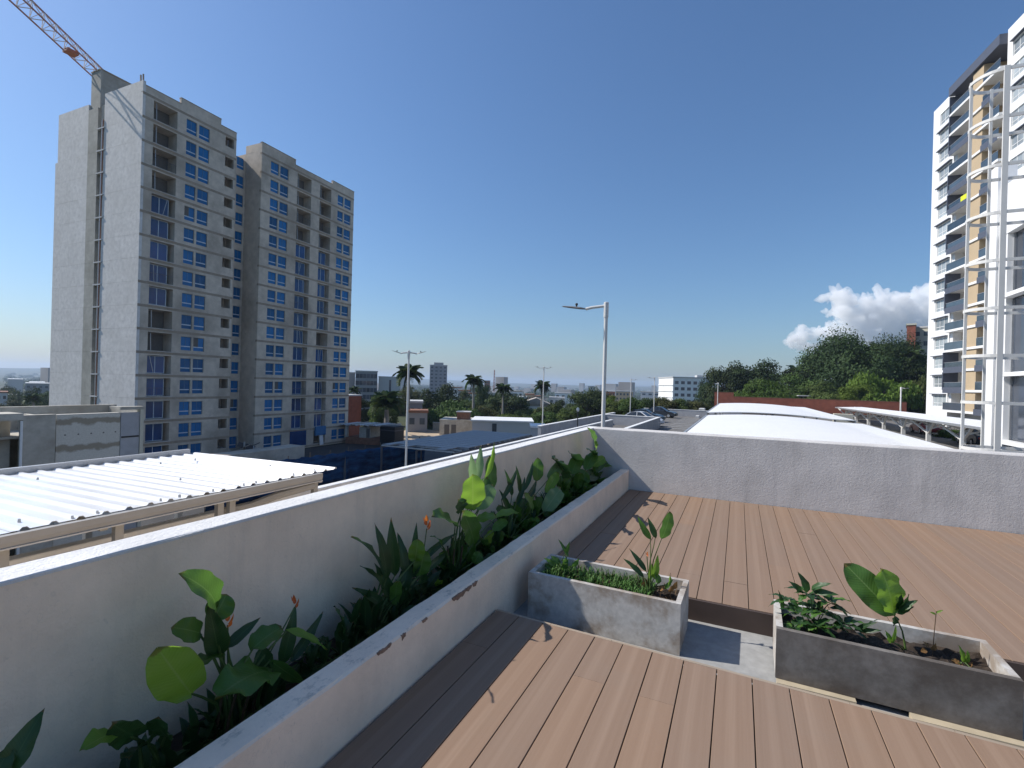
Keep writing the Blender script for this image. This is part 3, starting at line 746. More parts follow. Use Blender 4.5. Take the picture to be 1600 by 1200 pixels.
for (bx, by, tx, ty, wd) in [(1262, 925, 1246, 893, .05), (1252, 925, 1232, 908, .04), (1270, 925, 1312, 930, .04), (1268, 922, 1300, 912, .045), (1244, 985, 1225, 970, .04), (1222, 952, 1216, 922, .03), (1295, 950, 1330, 960, .04)]:
    p.leaf(t2(bx, by), t2(tx, ty, 3.33), wd, 'leaf_lance', 'lance', bow=0.12, stem=False)
for (bx, by, tx, ty) in [(1335, 985, 1372, 972), (1340, 985, 1378, 985), (1338, 988, 1355, 1000), (1350, 980, 1376, 968)]:
    p.leaf(t2(bx, by), t2(tx, ty, 3.3), 0.03, 'leaf_lance', 'lance', stem=False)
p = Plant('large folded bright green leaf on a bent stalk in the stained trough', (0.85, 3.36, ZS2), name='trough_plant')
p.leaf(t2(1398, 962, 3.36), t2(1319, 880, 3.40), 0.155, 'leaf_paddle', 'paddle', nrm=(-0.35, -0.65, 0.6), fold=0.1, bow=0.05, sr=0.004)
p.leaf(t2(1396, 958, 3.352), t2(1376, 888, 3.36), 0.17, 'leaf_bright', 'paddle', nrm=(0.5, -0.75, 0.25), fold=0.1, bow=0.05, stem=False)  # sunlit half of the folded leaf, its brightness put into the colour
for (bx, by, tx, ty) in [(1400, 955, 1408, 926), (1402, 955, 1420, 928), (1402, 955, 1434, 938), (1400, 958, 1428, 948), (1398, 962, 1396, 978)]:
    p.leaf(t2(bx, by), t2(tx, ty), 0.05, 'leaf_lance', 'lance', stem=False)
p.leaf(t2(1392, 1005, 3.3), t2(1383, 985, 3.3), 0.035, 'leaf_bright', 'lance', sr=0.003)
p.leaf(t2(1394, 1005, 3.3), t2(1400, 975, 3.3), 0.02, 'leaf_bright', 'lance', sr=0.003)
p = Plant('tiny yellowing seedling at the right end of the stained trough', (1.13, 3.33, ZS2), name='trough_plant')
for (bx, by, tx, ty, wd, m) in [(1505, 1035, 1498, 1008, .035, 'leaf_bright'), (1508, 1038, 1512, 1015, .03, 'leaf_bright'), (1500, 1038, 1485, 1030, .035, 'leaf_dry'), (1505, 1040, 1490, 1042, .035, 'leaf_dry'), (1510, 1040, 1520, 1035, .03, 'leaf_dry')]:
    p.leaf(t2(bx, by), t2(tx, ty), wd, m, 'lance', sr=0.0025)
p = Plant('dry spindly stem with a yellow tip in the stained trough', (0.99, 3.36, ZS2), name='trough_plant')
q0 = t2(1457, 1015) - p.b; q1 = t2(1463, 955) - p.b
MB().tube([(q0.x, q0.y, 0), (q0 + q1) / 2, q1], 0.002, 5).build('stalk', MAT['stalk_brown'], p.o)
p.leaf(t2(1462, 958), t2(1474, 953), 0.012, 'leaf_bright', 'lance', stem=False); p.leaf(t2(1462, 960), t2(1452, 956), 0.012, 'leaf_bright', 'lance', stem=False)
for (bx, by, tx, ty) in [(1450, 1012, 1442, 1002), (1448, 1015, 1438, 1018), (1456, 1016, 1462, 1005)]:
    p.leaf(t2(bx, by), t2(tx, ty), 0.03, 'leaf_dry', 'lance', stem=False)

# ================================================================== around the terrace
GZ = -9.3        # street level left of the building
PZ = -2.6        # roof parking level
# parking roof slab of the building the terrace stands on
pd = MB().box(-13.0, 30.0, 7.6, 97.0, PZ - 0.4, PZ).build('parking_deck', MAT['asphalt']); tag(pd, kind='structure')
sk = MB().box(-13.0, 30.0, -4.0, 7.55, PZ - 0.4, PZ - 0.05).build('service_roof', MAT['street']); tag(sk, kind='structure')
pb = MB().box(-13.0, 30.0, -4.0, 97.0, GZ - 1.0, PZ - 0.41).build('building_base', MAT['grey_render']); tag(pb, 'plain grey lower storeys under the parking roof', 'building')

# outer low wall below the parapet with pale coping
ow = thing('outer_wall', 'low dark wall with pale coping running outside the left parapet', 'wall', (-6.12, 0, PZ))
MB().box(-0.06, 0.06, -4.0, 26.0, 0.0, 2.30).build('wall', MAT['ramp_wall'], ow)
MB().box(-0.075, 0.075, -4.0, 26.0, 2.303, 2.35, 0.008).build('coping', MAT['wall_cap'], ow)

# ------------------------------------------------------------------ carport with ribbed sheet roof
cp = thing('carport', 'carport with ribbed white sheet roof and cream gutter beyond the left parapet', 'carport', (-5.2, 0, 0))
RS = 0.187; y_end = 5.33; xw = -3.2
def rib_sheet(y0, y1, x0, x1, z0, z1):
    mb = MB(); y = y0; pts = []
    while y < y1 - 1e-4:
        for dy, h in ((0.0, 0.0), (0.052, 0.0), (0.07, 0.021), (0.10, 0.021), (0.118, 0.0)):
            if y + dy <= y1: pts.append((y + dy, h))
        y += RS
    pts.append((y1, 0.0)); n = len(pts); nx = 8
    for i in range(nx + 1):
        t = i / nx
        for (yy, h) in pts: mb.v.append((x0 + (x1 - x0) * t, yy, z0 + (z1 - z0) * t + h))
    for i in range(nx):
        for k in range(n - 1): mb.f.append((i * n + k, i * n + k + 1, (i + 1) * n + k + 1, (i + 1) * n + k))
    o = len(mb.v)                         # underside, to give the sheet a thickness
    for (x, z) in ((x0, z0), (x1, z1)):
        for (yy, h) in pts: mb.v.append((x, yy, z + h - 0.004))
    for k in range(n - 1):
        mb.f.append((o + k + 1, o + k, o + n + k, o + n + k + 1)); mb.f.append((k, o + k, o + k + 1, k + 1)); mb.f.append((nx * n + k + 1, o + n + k + 1, o + n + k, nx * n + k))
    return mb
off0 = 1.945 - 0.085
yy = off0 - 10 * RS * 2
k = 0
edges = [off0 + RS * j for j in (-24, -16, -8, 0, 8)]
edges += [y_end]
for i in range(len(edges) - 1):
    rib_sheet(edges[i], edges[i + 1] + 0.0, -0.02, xw, 0.215 + 0.003 * (i % 2), 0.165 + 0.003 * (i % 2)).build('roof_sheet', MAT['roof_sheet'], cp)
rnd = random.Random(8)
for (px, py) in [(59, 747), (113, 807), (152, 799), (251, 780), (281, 774), (282, 748), (251, 723), (305, 717), (422, 727), (492, 733), (459, 740), (400, 752), (381, 756), (333, 765), (280, 774), (30, 812)]:
    q = at_z(px, py, 0.235); MB().tube([(q.x + 5.2, q.y, 0.215), (q.x + 5.2, q.y, 0.243)], [0.012, 0.009], 6).build('roof_screw', MAT['galvanised'], cp)
g = MB(); prof = [(0.0, 0.210), (0.06, 0.210), (0.062, 0.155), (0.05, 0.115), (0.0, 0.115)]
g.prism(prof, 'y', -3.0, 5.0); g.build('gutter', MAT['cream_gutter'], cp)
MB().box(-0.02, 0.068, -3.0, 4.995, 0.102, 0.114).build('gutter_lip', simple('gutter_lip', (0.52, 0.51, 0.48), 0.5), cp)
MB().box(xw - 0.10, xw - 0.03, -3.0, 5.25, 0.13, 0.245).build('back_flashing', MAT['galvanised'], cp)
for y in (1.83, 2.63, 3.62, 3.76, 4.98):
    MB().box(-0.10, -0.04, y - 0.035, y + 0.035, PZ, 0.16).build('post', MAT['cream_gutter'], cp)
for y in (1.2, 2.5, 3.8, 5.05):
    MB().box(xw, -0.03, y - 0.03, y + 0.03, 0.06, 0.155).build('rafter', MAT['cream_gutter'], cp)
    MB().box(xw - 0.02, xw + 0.07, y - 0.04, y + 0.04, PZ, 0.058).build('post', MAT['cream_gutter'], cp)
MB().tube([(-0.3, 3.75, -0.10), (-0.2, 4.1, -0.08), (-0.1, 4.4, 0.0), (0.0, 4.9, 0.05)], 0.05, 8).build('downpipe', MAT['cream_gutter'], cp)

# ------------------------------------------------------------------ lamp posts
def lamp_head(mb, p, d, L):
    p = Vector(p); d = Vector(d).normalized(); s = d.cross(Vector((0, 0, 1))).normalized(); u = s.cross(d)
    w = L * 0.16; v = []
    prof = [(0, 0.35, 0.028), (0.25, 0.9, 0.05), (0.6, 1.0, 0.045), (0.95, 0.85, 0.022), (1.0, 0.6, 0.012)]
    o = len(mb.v)
    for t, ws, h in prof:
        c = p + d * (L * t)
        for i, j in ((-1, 0), (-0.7, 1), (0.7, 1), (1, 0), (0.7, -0.4), (-0.7, -0.4)):
            mb.v.append(tuple(c + s * (i * w * ws) + u * (j * h * L)))
    for i in range(len(prof) - 1):
        for k in range(6): mb.f.append((o + i * 6 + k, o + i * 6 + (k + 1) % 6, o + i * 6 + 6 + (k + 1) % 6, o + i * 6 + 6 + k))
    mb.f.append(tuple(range(o, o + 6))); mb.f.append(tuple(range(o + 24, o + 30))[::-1])
def lamp_post(label, x, y, zb, zt, arms, L, rad, group, tilt=0.13):
    o = thing('lamp_post', label, 'street lamp', (x, y, zb), 0, group)
    h = zt - zb
    MB().tube([(0, 0, 0), (0, 0, h * 0.86), (0, 0, h)], [rad * 1.15, rad, rad], 12).build('pole', MAT['white_steel'], o)
    MB().tube([(0, 0, h - 0.42), (0, 0, h - 0.40), (0, 0, h), (0, 0, h + 0.015)], [rad * 1.3, rad * 1.3, rad * 1.3, rad * 0.9], 12).build('collar', MAT['white_steel'], o)
    MB().box(-0.16, 0.16, -0.16, 0.16, 0, 0.02).build('base_plate', MAT['galvanised'], o)
    for a in arms:
        d = Vector((math.cos(a), math.sin(a), 0))
        z0 = h - 0.09
        p1 = d * (L * 0.34) + Vector((0, 0, z0 - 0.035 * L)); p2 = d * (L * 0.48) + Vector((0, 0, z0 - 0.07 * L))
        MB().tube([Vector((0, 0, z0)), p1, p2], rad * 0.75, 10).build('arm', MAT['white_steel'], o)
        hd = MB(); hdir = Vector((d.x, d.y, tilt)); lamp_head(hd, p2 - hdir * 0.02, hdir, L * 0.58)
        ho = hd.build('lamp_head', MAT['lamp_head'], o, fixn=True)
        q = p2 + hdir * (L * 0.22) + Vector((0, 0, L * 0.03))
        MB().tube([q, q + Vector((0, 0, L * 0.03)), q + Vector((0, 0, L * 0.055)), q + Vector((0, 0, L * 0.085))], [L * 0.02, L * 0.02, L * 0.036, L * 0.026], 10).build('photocell', MAT['black_paint'], ho)
    return o
lamp_post('tall white lamp post with one arm just beyond the parapet corner', -3.5, 13.8, PZ, 3.9, [R(188)], 1.22, 0.055, 'lamp posts around the roof parking')
q = at_d(639, 548, 25); lamp_post('double-armed lamp post right of the unfinished tower', q.x, q.y, GZ, q.z, [R(207), R(27)], 0.86, 0.05, 'lamp posts around the roof parking', 0.3)
q = at_d(850, 573, 46); lamp_post('thin double-armed lamp post in front of the bare palm', q.x, q.y, PZ - 1.5, q.z, [R(207), R(27)], 0.85, 0.045, 'lamp posts around the roof parking', 0.35)
q = at_d(986, 592, 66); lamp_post('faint lamp post with one arm beside the tan far block', q.x, q.y, PZ, q.z, [R(20)], 0.9, 0.05, 'lamp posts around the roof parking')
q = at_d(1023, 589, 60); lamp_post('lamp post rising behind the parked cars', q.x, q.y, PZ, q.z, [R(205)], 0.9, 0.05, 'lamp posts around the roof parking')
q = at_d(1122, 598, 74); lamp_post('short lamp post above the brick parapet corner', q.x, q.y, PZ, q.z, [R(205)], 0.8, 0.055, 'lamp posts around the roof parking')
q = at_d(1408, 605, 62); lamp_post('white lamp post with one arm left of the white tower', q.x, q.y, PZ, q.z, [R(25)], 1.0, 0.08, 'lamp posts around the roof parking')

# round mirror on a black pole
q = at_d(903, 640, 34); o = thing('convex_mirror', 'small round traffic mirror on a black pole at the ramp', 'mirror', (q.x, q.y, PZ))
MB().tube([(0, 0, 0), (0, 0, q.z - PZ - 0.2)], 0.04, 8).build('pole', MAT['black_paint'], o)
mb = MB(); n = 20
dn = (EYE - q).normalized(); s_ = dn.cross(Vector((0, 0, 1))).normalized(); u_ = s_.cross(dn)
for (rr, dd) in ((0.0, 0.05), (0.12, 0.04), (0.15, 0.03), (0.15, -0.02)):
    for kk in range(n): a = 2 * math.pi * kk / n; mb.v.append(tuple(Vector((0, 0, q.z - PZ)) + dn * dd + (s_ * math.cos(a) * 0.7 + u_ * math.sin(a)) * rr))
for i in range(3):
    for kk in range(n): mb.f.append((i * n + kk, i * n + (kk + 1) % n, (i + 1) * n + (kk + 1) % n, (i + 1) * n + kk))
mb.build('mirror_disc', simple('mirror_disc', (0.55, 0.56, 0.57), 0.2, 0.3), o, fixn=True)
mb = MB(); mb.tube([(-0.16, 0, q.z - PZ - 0.22), (0.16, 0, q.z - PZ - 0.22)], 0.015, 6); mb.build('bracket', MAT['black_paint'], o)

# ------------------------------------------------------------------ walls around the parking ramp
def cap_wall(label, x0, x1, y0, y1, z0, z1, mat='ramp_wall'):
    o = thing('ramp_wall', label, 'wall', ((x0 + x1) / 2, (y0 + y1) / 2, z0))
    cx, cy = (x0 + x1) / 2, (y0 + y1) / 2
    MB().box(x0 - cx, x1 - cx, y0 - cy, y1 - cy, 0, z1 - z0 - 0.06).build('wall', MAT[mat], o)
    MB().box(x0 - cx - 0.03, x1 - cx + 0.03, y0 - cy - 0.03, y1 - cy + 0.03, z1 - z0 - 0.057, z1 - z0, 0.01).build('coping', MAT['wall_cap'], o)
    return o
cap_wall('long outer parking wall with white coping running away behind the lamp post', -13.35, -13.1, 33.5, 57.2, PZ - 1.5, -1.5)
cap_wall('grey end wall of the parking ramp facing the terrace', -13.05, -7.3, 52.2, 52.45, PZ, -1.5)
cap_wall('short ramp wall running toward the parked cars', -7.55, -7.3, 34.0, 52.15, PZ, -1.5)
cap_wall('far low parking wall behind the parked cars', -13.05, 0.5, 76.0, 76.25, PZ, -1.6)

# ------------------------------------------------------------------ canopies over the parking bays
def vault(label, x0, x1, y0, y1, zf, cols, crown_x):
    o = thing('parking_canopy', label, 'canopy', (x0, y0, PZ))
    nx = 28; npan = max(3, int((y1 - y0) / 3.6)); pw = (y1 - y0) / npan
    for pnl in range(npan):
        mb = MB(); ya = pnl * pw + 0.006; yb = (pnl + 1) * pw - 0.006; ny = 2
        for j in range(ny + 1):
            for i in range(nx + 1):
                x = (x1 - x0) * i / nx; mb.v.append((x, ya + (yb - ya) * j / ny, zf(x + x0) - PZ))
        for j in range(ny):
            for i in range(nx): mb.f.append((j * (nx + 1) + i, j * (nx + 1) + i + 1, (j + 1) * (nx + 1) + i + 1, (j + 1) * (nx + 1) + i))
        o2 = len(mb.v)
        for j in (0, ny):
            for i in range(nx + 1):
                x = (x1 - x0) * i / nx; mb.v.append((x, ya if j == 0 else yb, zf(x + x0) - PZ - 0.05))
        m = nx + 1
        for i in range(nx):
            mb.f.append((o2 + i + 1, o2 + i, o2 + m + i, o2 + m + i + 1)); mb.f.append((i, o2 + i, o2 + i + 1, i + 1)); mb.f.append((ny * m + i + 1, o2 + m + i + 1, o2 + m + i, ny * m + i))
        mb.f.append((0, ny * m, o2 + m, o2)); mb.f.append((nx, o2 + nx, o2 + m + nx, ny * m + nx))
        mb.build('roof_panel', MAT['canopy_white'], o)
    # edge beams
    MB().box(-0.10, -0.012, 0, y1 - y0, zf(x0) - PZ - 0.22, zf(x0) - PZ + 0.03).build('edge_beam', MAT['galvanised'], o)
    MB().box(x1 - x0 + 0.012, x1 - x0 + 0.10, 0, y1 - y0, zf(x1) - PZ - 0.22, zf(x1) - PZ - 0.02).build('edge_beam', MAT['galvanised'], o)
    mb = MB()
    for i in range(14):
        xa = (x1 - x0) * i / 14; xb = (x1 - x0) * (i + 1) / 14
        mb.bar((xa, y1 - y0 + 0.06, zf(x0 + xa) - PZ - 0.14), (xb, y1 - y0 + 0.06, zf(x0 + xb) - PZ - 0.14), 0.08, 0.2)
    mb.build('end_beam', MAT['dark_steel'], o)
    for y in cols:
        for x in (0.4, (x1 - x0) / 2, x1 - x0 - 0.4):
            MB().tube([(x, y, 0), (x, y, zf(x + x0) - PZ - 0.06)], 0.09, 8).build('column', MAT['galvanised'], o)
    return o
z1 = lambda x: -0.50 + 0.24 * max(0, 1 - ((x - 1.8) / 4.3) ** 2) - (0.02 * max(0, x - 5.5))
vault('broad curved white canopy just beyond the far parapet', -2.1, 7.6, 18.6, 39.8, z1, (4, 12, 20), 2)
z2 = lambda x: -0.36 + 0.22 * max(0, 1 - ((x - 1.6) / 4.4) ** 2) - 0.01 * max(0, x - 5)
vault('second white canopy behind the broad one with a dark gutter between', -2.2, 7.4, 41.2, 70.0, z2, (5, 15, 25), 2)

# tilted canopy on trusses, right
o = thing('parking_canopy', 'tilted white canopy on steel trusses in front of the white tower', 'canopy', (14.0, 38.0, PZ))
za = lambda y: 2.16 - 0.006 * y
ylen = 54.0
npan = 10
for i in range(npan):
    y0 = ylen * i / npan + 0.01; y1 = ylen * (i + 1) / npan - 0.01
    mb = MB(); A = [(0, y0, za(y0)), (0, y1, za(y1)), (3.4, y1, za(y1) + 0.16), (3.4, y0, za(y0) + 0.16)]
    mb.add(A + [(p[0], p[1], p[2] - 0.10) for p in A], [(3, 2, 1, 0), (4, 5, 6, 7), (0, 1, 5, 4), (1, 2, 6, 5), (2, 3, 7, 6), (3, 0, 4, 7)])
    mb.build('roof_panel', MAT['canopy_white'], o, fixn=True)
MB().bar((-0.06, 0, za(0) - 0.06), (-0.06, ylen, za(ylen) - 0.06), 0.10, 0.16).build('gutter', MAT['galvanised'], o)
for i in range(8):
    y = 1.5 + i * 7.2
    mb = MB(); zt = za(y) - 0.12
    mb.bar((0.05, y, zt), (3.3, y, zt + 0.12), 0.12, 0.14)
    mb.bar((0.2, y, zt - 0.05), (2.2, y, zt - 0.75), 0.10, 0.10); mb.bar((3.2, y, zt + 0.05), (2.2, y, zt - 0.75), 0.10, 0.10)
    for xx in (0.9, 1.5): mb.bar((xx, y, zt + 0.09 * xx), (xx, y, zt - 0.05 - 0.35 * xx), 0.07)
    mb.build('truss', MAT['white_steel'], o)
    MB().box(0.9, 1.2, y - 0.15, y + 0.15, 0, zt - 0.45).build('column', MAT['white_steel'], o)
    for sg in (-1, 1):
        MB().bar((1.05, y, zt - 1.15), (0.5, y + sg * 3.3, za(y + sg * 3.3) - 0.14), 0.13, 0.13).build('brace', MAT['white_steel'], o)
        MB().bar((1.05, y, zt - 0.8), (2.6, y + sg * 2.6, za(y + sg * 2.6) + 0.1), 0.10, 0.10).build('brace', MAT['white_steel'], o)
q = at_d(1312, 655, 55); mb = MB().box(-0.9, 0.9, -0.4, 0.4, 0, 1.75, 0.02); c = mb.build('concrete_pier', MAT['cream_render']); c.location = (q.x + 0.3, q.y, PZ)
tag(c, 'square pale pier between the white canopy and the tilted canopy', 'pillar')

# brick parapet beyond the canopies
bw = thing('brick_wall', 'long red brick parapet behind the white canopies', 'wall', (-3.9, 94.0, PZ))
def courses(parent, x0, x1, z0, z1, y0, dep):
    MB().box(x0, x1, y0 + 0.03, y0 + dep, z0, z1).build('backing', MAT['brick_red'], parent)
    z = z0; 
    while z < z1 - 0.05:
        h = min(0.24, z1 - z); mb = MB().box(x0 - 0.002, x1 + 0.002, y0, y0 + 0.028, z + 0.012, z + h - 0.012); mb.build('brick_course', MAT['brick_red'], parent); z += 0.24
courses(bw, 0.0, 3.1, 0.7, 3.62, 0, 0.3)
courses(bw, 3.11, 27.4, 0.7, 2.9, 0, 0.3)
MB().box(3.11, 27.4, -0.02, 0.32, 2.903, 2.97).build('coping', MAT['clay_roof'], bw)
MB().box(-0.02, 3.1, -0.02, 0.32, 3.623, 3.69).build('coping', MAT['clay_roof'], bw)
MB().box(0.0, 27.4, 0.05, 0.25, 0.0, 0.7).build('lower_wall', MAT['interior'], bw)
q = at_d(1292, 620, 95)
lr = MB().box(-5, 5, -2, 2, 0, 0.15); l = lr.build('metal_roof', MAT['pale_render']); l.location = (q.x, q.y, q.z); tag(l, 'small pale roof glimpsed under the big tree', 'roof')
for i, x in enumerate((-4, 4)): MB().box(x - .1, x + .1, -0.1, 0.1, -8, 0).build('post', MAT['galvanised'], l)

# ------------------------------------------------------------------ curved steel frame at the right
cg = thing('ring_tower', 'tall white steel frame with rounded rings standing beyond the far parapet', 'frame', (5.95, 16.8, PZ))
RC = 0.56; XE = 4.0
def ring_pts():
    pts = [(XE, -RC)]
    for i in range(4): pts.append((XE * (1 - (i + 1) / 4.0), -RC))
    for i in range(1, 16): a = -math.pi / 2 - math.pi * i / 16; pts.append((math.cos(a) * RC, math.sin(a) * RC))
    for i in range(5): pts.append((XE * i / 4.0, RC))
    return pts
rp = ring_pts()
def ring_mesh():
    mb = MB(); n = len(rp)
    for i, (x, y) in enumerate(rp):
        if i == 0: t = Vector((-1, 0, 0))
        elif i == n - 1: t = Vector((1, 0, 0))
        else: t = Vector((rp[i + 1][0] - rp[i - 1][0], rp[i + 1][1] - rp[i - 1][1], 0)).normalized()
        nn = Vector((t.y, -t.x, 0))
        for a, b in ((-1, -1), (1, -1), (1, 1), (-1, 1)): mb.v.append((x + nn.x * a * 0.022, y + nn.y * a * 0.022, b * 0.038))
    for i in range(n - 1):
        for k in range(4): mb.f.append((i * 4 + k, i * 4 + (k + 1) % 4, i * 4 + 4 + (k + 1) % 4, i * 4 + 4 + k))
    mb.f.append((0, 1, 2, 3)); mb.f.append(tuple(range(4 * n - 4, 4 * n))[::-1])
    return mb.mesh('ring')
rm = ring_mesh(); rm.materials.append(MAT['white_steel'])
for i in range(9): link('ring', rm, None, cg, (0, 0, 0.147 - PZ + 1.2 * i))
ZT = 9.75 - PZ
for (x, y, wd) in [(-RC, 0, 0.045), (-0.05, -RC, 0.115), (-0.42, 0.37, 0.04), (0.05, RC, 0.06), (2.0, -RC, 0.1), (2.0, RC, 0.07), (3.95, -RC, 0.1), (3.95, RC, 0.07)]:
    MB().box(x - wd / 2, x + wd / 2, y - 0.025, y + 0.025, 0, ZT + 0.06).build('post', MAT['white_steel'], cg)

# white building with tall glazing, right edge
wb = thing('glazed_building', 'white building with tall grey glazing at the right edge', 'building', (10.0, 10.0, PZ))
def ybox(name, x0, x1, y0, y1, z0, z1, mat, bev=0): return MB().box(x0, x1, y0 - 10, y1 - 10, z0 - PZ, z1 - PZ, bev).build(name, MAT[mat], wb)
ybox('fascia', 0.0, 0.4, 9.0, 27.75, 8.35, 10.45, 'white_paint')
ybox('roof_slab', 0.41, 9.0, 9.0, 28.3, 9.6, 10.2, 'white_paint')
ybox('corner_pier', -0.12, 0.5, 27.76, 28.45, PZ, 11.5, 'white_paint')
ybox('end_wall', 0.51, 9.0, 27.9, 28.3, PZ, 9.59, 'white_paint')
ybox('pier', 0.02, 0.3, 27.15, 27.5, PZ, 8.34, 'white_paint')
for z in (5.62, 2.36, -0.42):
    ybox('beam', -0.16, 0.2, 9.0, 27.14, z, z + 0.16, 'white_paint')
y = 9.0; i = 0
while y < 27.1:
    y2 = min(y + 5.2, 27.12)
    for (za_, zb_) in ((PZ, -0.43), (-0.25, 2.35), (2.53, 5.61), (5.79, 8.34)):
        ybox('glass_pane', 0.26, 0.28, y + 0.04, y2 - 0.04, za_, zb_, 'grey_glass')
    ybox('mullion', 0.2, 0.3, y2 - 0.035, y2 + 0.035, PZ, 8.34, 'galvanised'); y = y2 + 0.0001
ybox('inner_wall', 2.5, 2.7, 9.0, 27.8, PZ, 8.3, 'interior')

# ------------------------------------------------------------------ cars
def car(label, loc, rz, paint, group):
    o = thing('parked_car', label, 'car', loc, rz, group)
    pm = simple('paint_' + label[:8].replace(' ', '_'), paint, 0.3, 0.0, var=0.03, spec=0.5)
    pm.node_tree.nodes['Principled BSDF'].inputs['Coat Weight'].default_value = 0.25
    # side profile (x forward), lofted across the width
    low = [(-2.15, 0.34), (-2.2, 0.62), (-2.1, 0.92), (-1.55, 1.0), (0.72, 0.98), (1.75, 0.84), (2.12, 0.66), (2.2, 0.42), (2.1, 0.26), (-2.0, 0.26)]
    mb = MB(); W = [(-0.86, 0.9), (-0.80, 1.0), (0.80, 1.0), (0.86, 0.9)]
    n = len(low)
    for (yy, s) in W:
        for (x, z) in low: mb.v.append((x * (0.985 if s < 1 else 1.0), yy, 0.26 + (z - 0.26) * (0.93 if s < 1 else 1.0)))
    for i in range(3):
        for k in range(n): mb.f.append((i * n + k, i * n + (k + 1) % n, (i + 1) * n + (k + 1) % n, (i + 1) * n + k))
    mb.f.append(tuple(range(n))); mb.f.append(tuple(range(3 * n, 4 * n))[::-1]); mb.smooth = False
    mb.build('body', pm, o, fixn=True)
    cab = [(-1.75, 0.96), (-1.15, 1.38), (-0.5, 1.47), (0.15, 1.43), (1.02, 0.93)]
    gl = MB(); m = len(cab)
    for yy, s in ((-0.78, 0), (-0.60, 1), (0.60, 1), (0.78, 0)):
        for (x, z) in cab: gl.v.append((x * (1.0 if s == 0 else 0.97), yy if s == 0 else yy, (0.95 + (z - 0.95) * (0.72 if s == 0 else 1.0)) if s else 0.93 + (z - 0.95) * 0.05))
    for i in range(3):
        for k in range(m - 1): gl.f.append((i * m + k, i * m + k + 1, (i + 1) * m + k + 1, (i + 1) * m + k))
    gl.build('windows', MAT['car_glass'], o, fixn=True)
    rf = MB()
    top = [(-1.1, 1.40), (-0.5, 1.485), (0.12, 1.445)]
    for yy in (-0.6, 0.6):
        for (x, z) in top: rf.v.append((x, yy, z))
    for yy in (-0.6, 0.6):
        for (x, z) in top: rf.v.append((x, yy, z - 0.04))
    rf.f = [(0, 1, 4, 3), (1, 2, 5, 4), (7, 6, 9, 10), (8, 7, 10, 11), (0, 3, 9, 6), (2, 8, 11, 5), (0, 6, 7, 1), (1, 7, 8, 2), (3, 4, 10, 9), (4, 5, 11, 10)]
    ro = rf.build('roof', pm, o, fixn=True)
    pil = MB()
    for sgn in (-1, 1):
        for (a_, b_, w_) in (((1.0, sgn * 0.775, 0.95), (0.13, sgn * 0.6, 1.44), 0.07), ((-1.72, sgn * 0.775, 0.96), (-1.1, sgn * 0.6, 1.4), 0.10), ((-0.3, sgn * 0.785, 0.96), (-0.35, sgn * 0.605, 1.46), 0.06)):
            MB().bar(a_, b_, w_).build('roof_pillar', pm, o)
    for sx in (-1.32, 1.36):
        for sy in (-0.80, 0.80):
            t = MB().tube([(sx, sy - 0.1, 0.315), (sx, sy + 0.1, 0.315)], 0.315, 18).build('wheel', MAT['tyre'], o)
            MB().tube([(sx, sy + math.copysign(0.095, sy), 0.315), (sx, sy + math.copysign(0.108, sy), 0.315)], 0.19, 14).build('rim', MAT['rim'], t)
    for sy in (-0.6, 0.6):
        MB().box(2.02, 2.14, sy - 0.16, sy + 0.16, 0.60, 0.72).build('headlight', MAT['pale_glass'], o)
        MB().box(-2.215, -2.1, sy - 0.14, sy + 0.14, 0.66, 0.80).build('tail_light', MAT['red_paint'], o)
        MB().box(0.70, 0.84, sy * 1.5 - 0.08, sy * 1.5 + 0.08, 0.95, 1.06).build('door_mirror', pm, o)
    return o
c2 = at_z(1028, 660, PZ)
car('white saloon car half hidden by the ramp wall', (at_z(1003, 668, PZ).x - 0.5, at_z(1003, 668, PZ).y + 3.0, PZ), R(-15), (0.62, 0.63, 0.65), 'cars on the roof parking')
car('dark blue car parked between the white and the grey car', (c2.x - 1.6, c2.y + 1.0, PZ), R(-12), (0.012, 0.018, 0.035), 'cars on the roof parking')
c3 = at_z(1040, 655, PZ)
car('dark grey car parked furthest along the ramp wall', (c3.x - 1.2, c3.y + 4.0, PZ), R(-10), (0.02, 0.024, 0.034), 'cars on the roof parking')
c4 = at_z(1392, 682, PZ)
car('red car under the tilted canopy', (18.2, 66.0, PZ), R(90), (0.22, 0.02, 0.02), 'cars under the canopy')
car('black car under the near end of the tilted canopy', (18.4, 54.0, PZ), R(90), (0.02, 0.02, 0.025), 'cars under the canopy')
# wheel stops / white bags beside the canopy edge
q = at_z(1090, 653, PZ); b = MB().box(-0.25, 0.25, -0.9, 0.9, 0, 0.35, 0.06).build('barrier_block', MAT['pale_render']); b.location = (q.x, q.y, PZ); tag(b, 'white barrier block beside the canopy edge', 'barrier')
q = at_z(1097, 644, PZ); b = MB().box(-0.5, 0.5, -1.2, 1.2, 0, 0.7, 0.08).build('barrier_block', MAT['pale_render']); b.location = (q.x, q.y, PZ); tag(b, 'white barrier block further along toward the brick wall', 'barrier')
# painted bay lines
pl = MB()
for i in range(9):
    y = 52.5 + i * 2.5; pl.box(-6.9, -2.4 - 0.0, y - 0.05, y + 0.05, PZ + 0.002, PZ + 0.006)
pl.build('bay_marking', MAT['wall_cap'], pd)

# ================================================================== unfinished tower, left
LT = thing('apartment_tower', 'tall unfinished concrete apartment tower with blue windows', 'building', (-60.33, 31.386, GZ), R(1.34))
NF = 16; FH = 2.6
ZC = [40.6 - FH * k for k in range(NF)]
TOP = 42.2
wall = MB()
def lbox(mb, ly0, ly1, z0, z1, lx0=-0.35, lx1=0.0): mb.box(lx0, lx1, ly0, ly1, z0, z1)
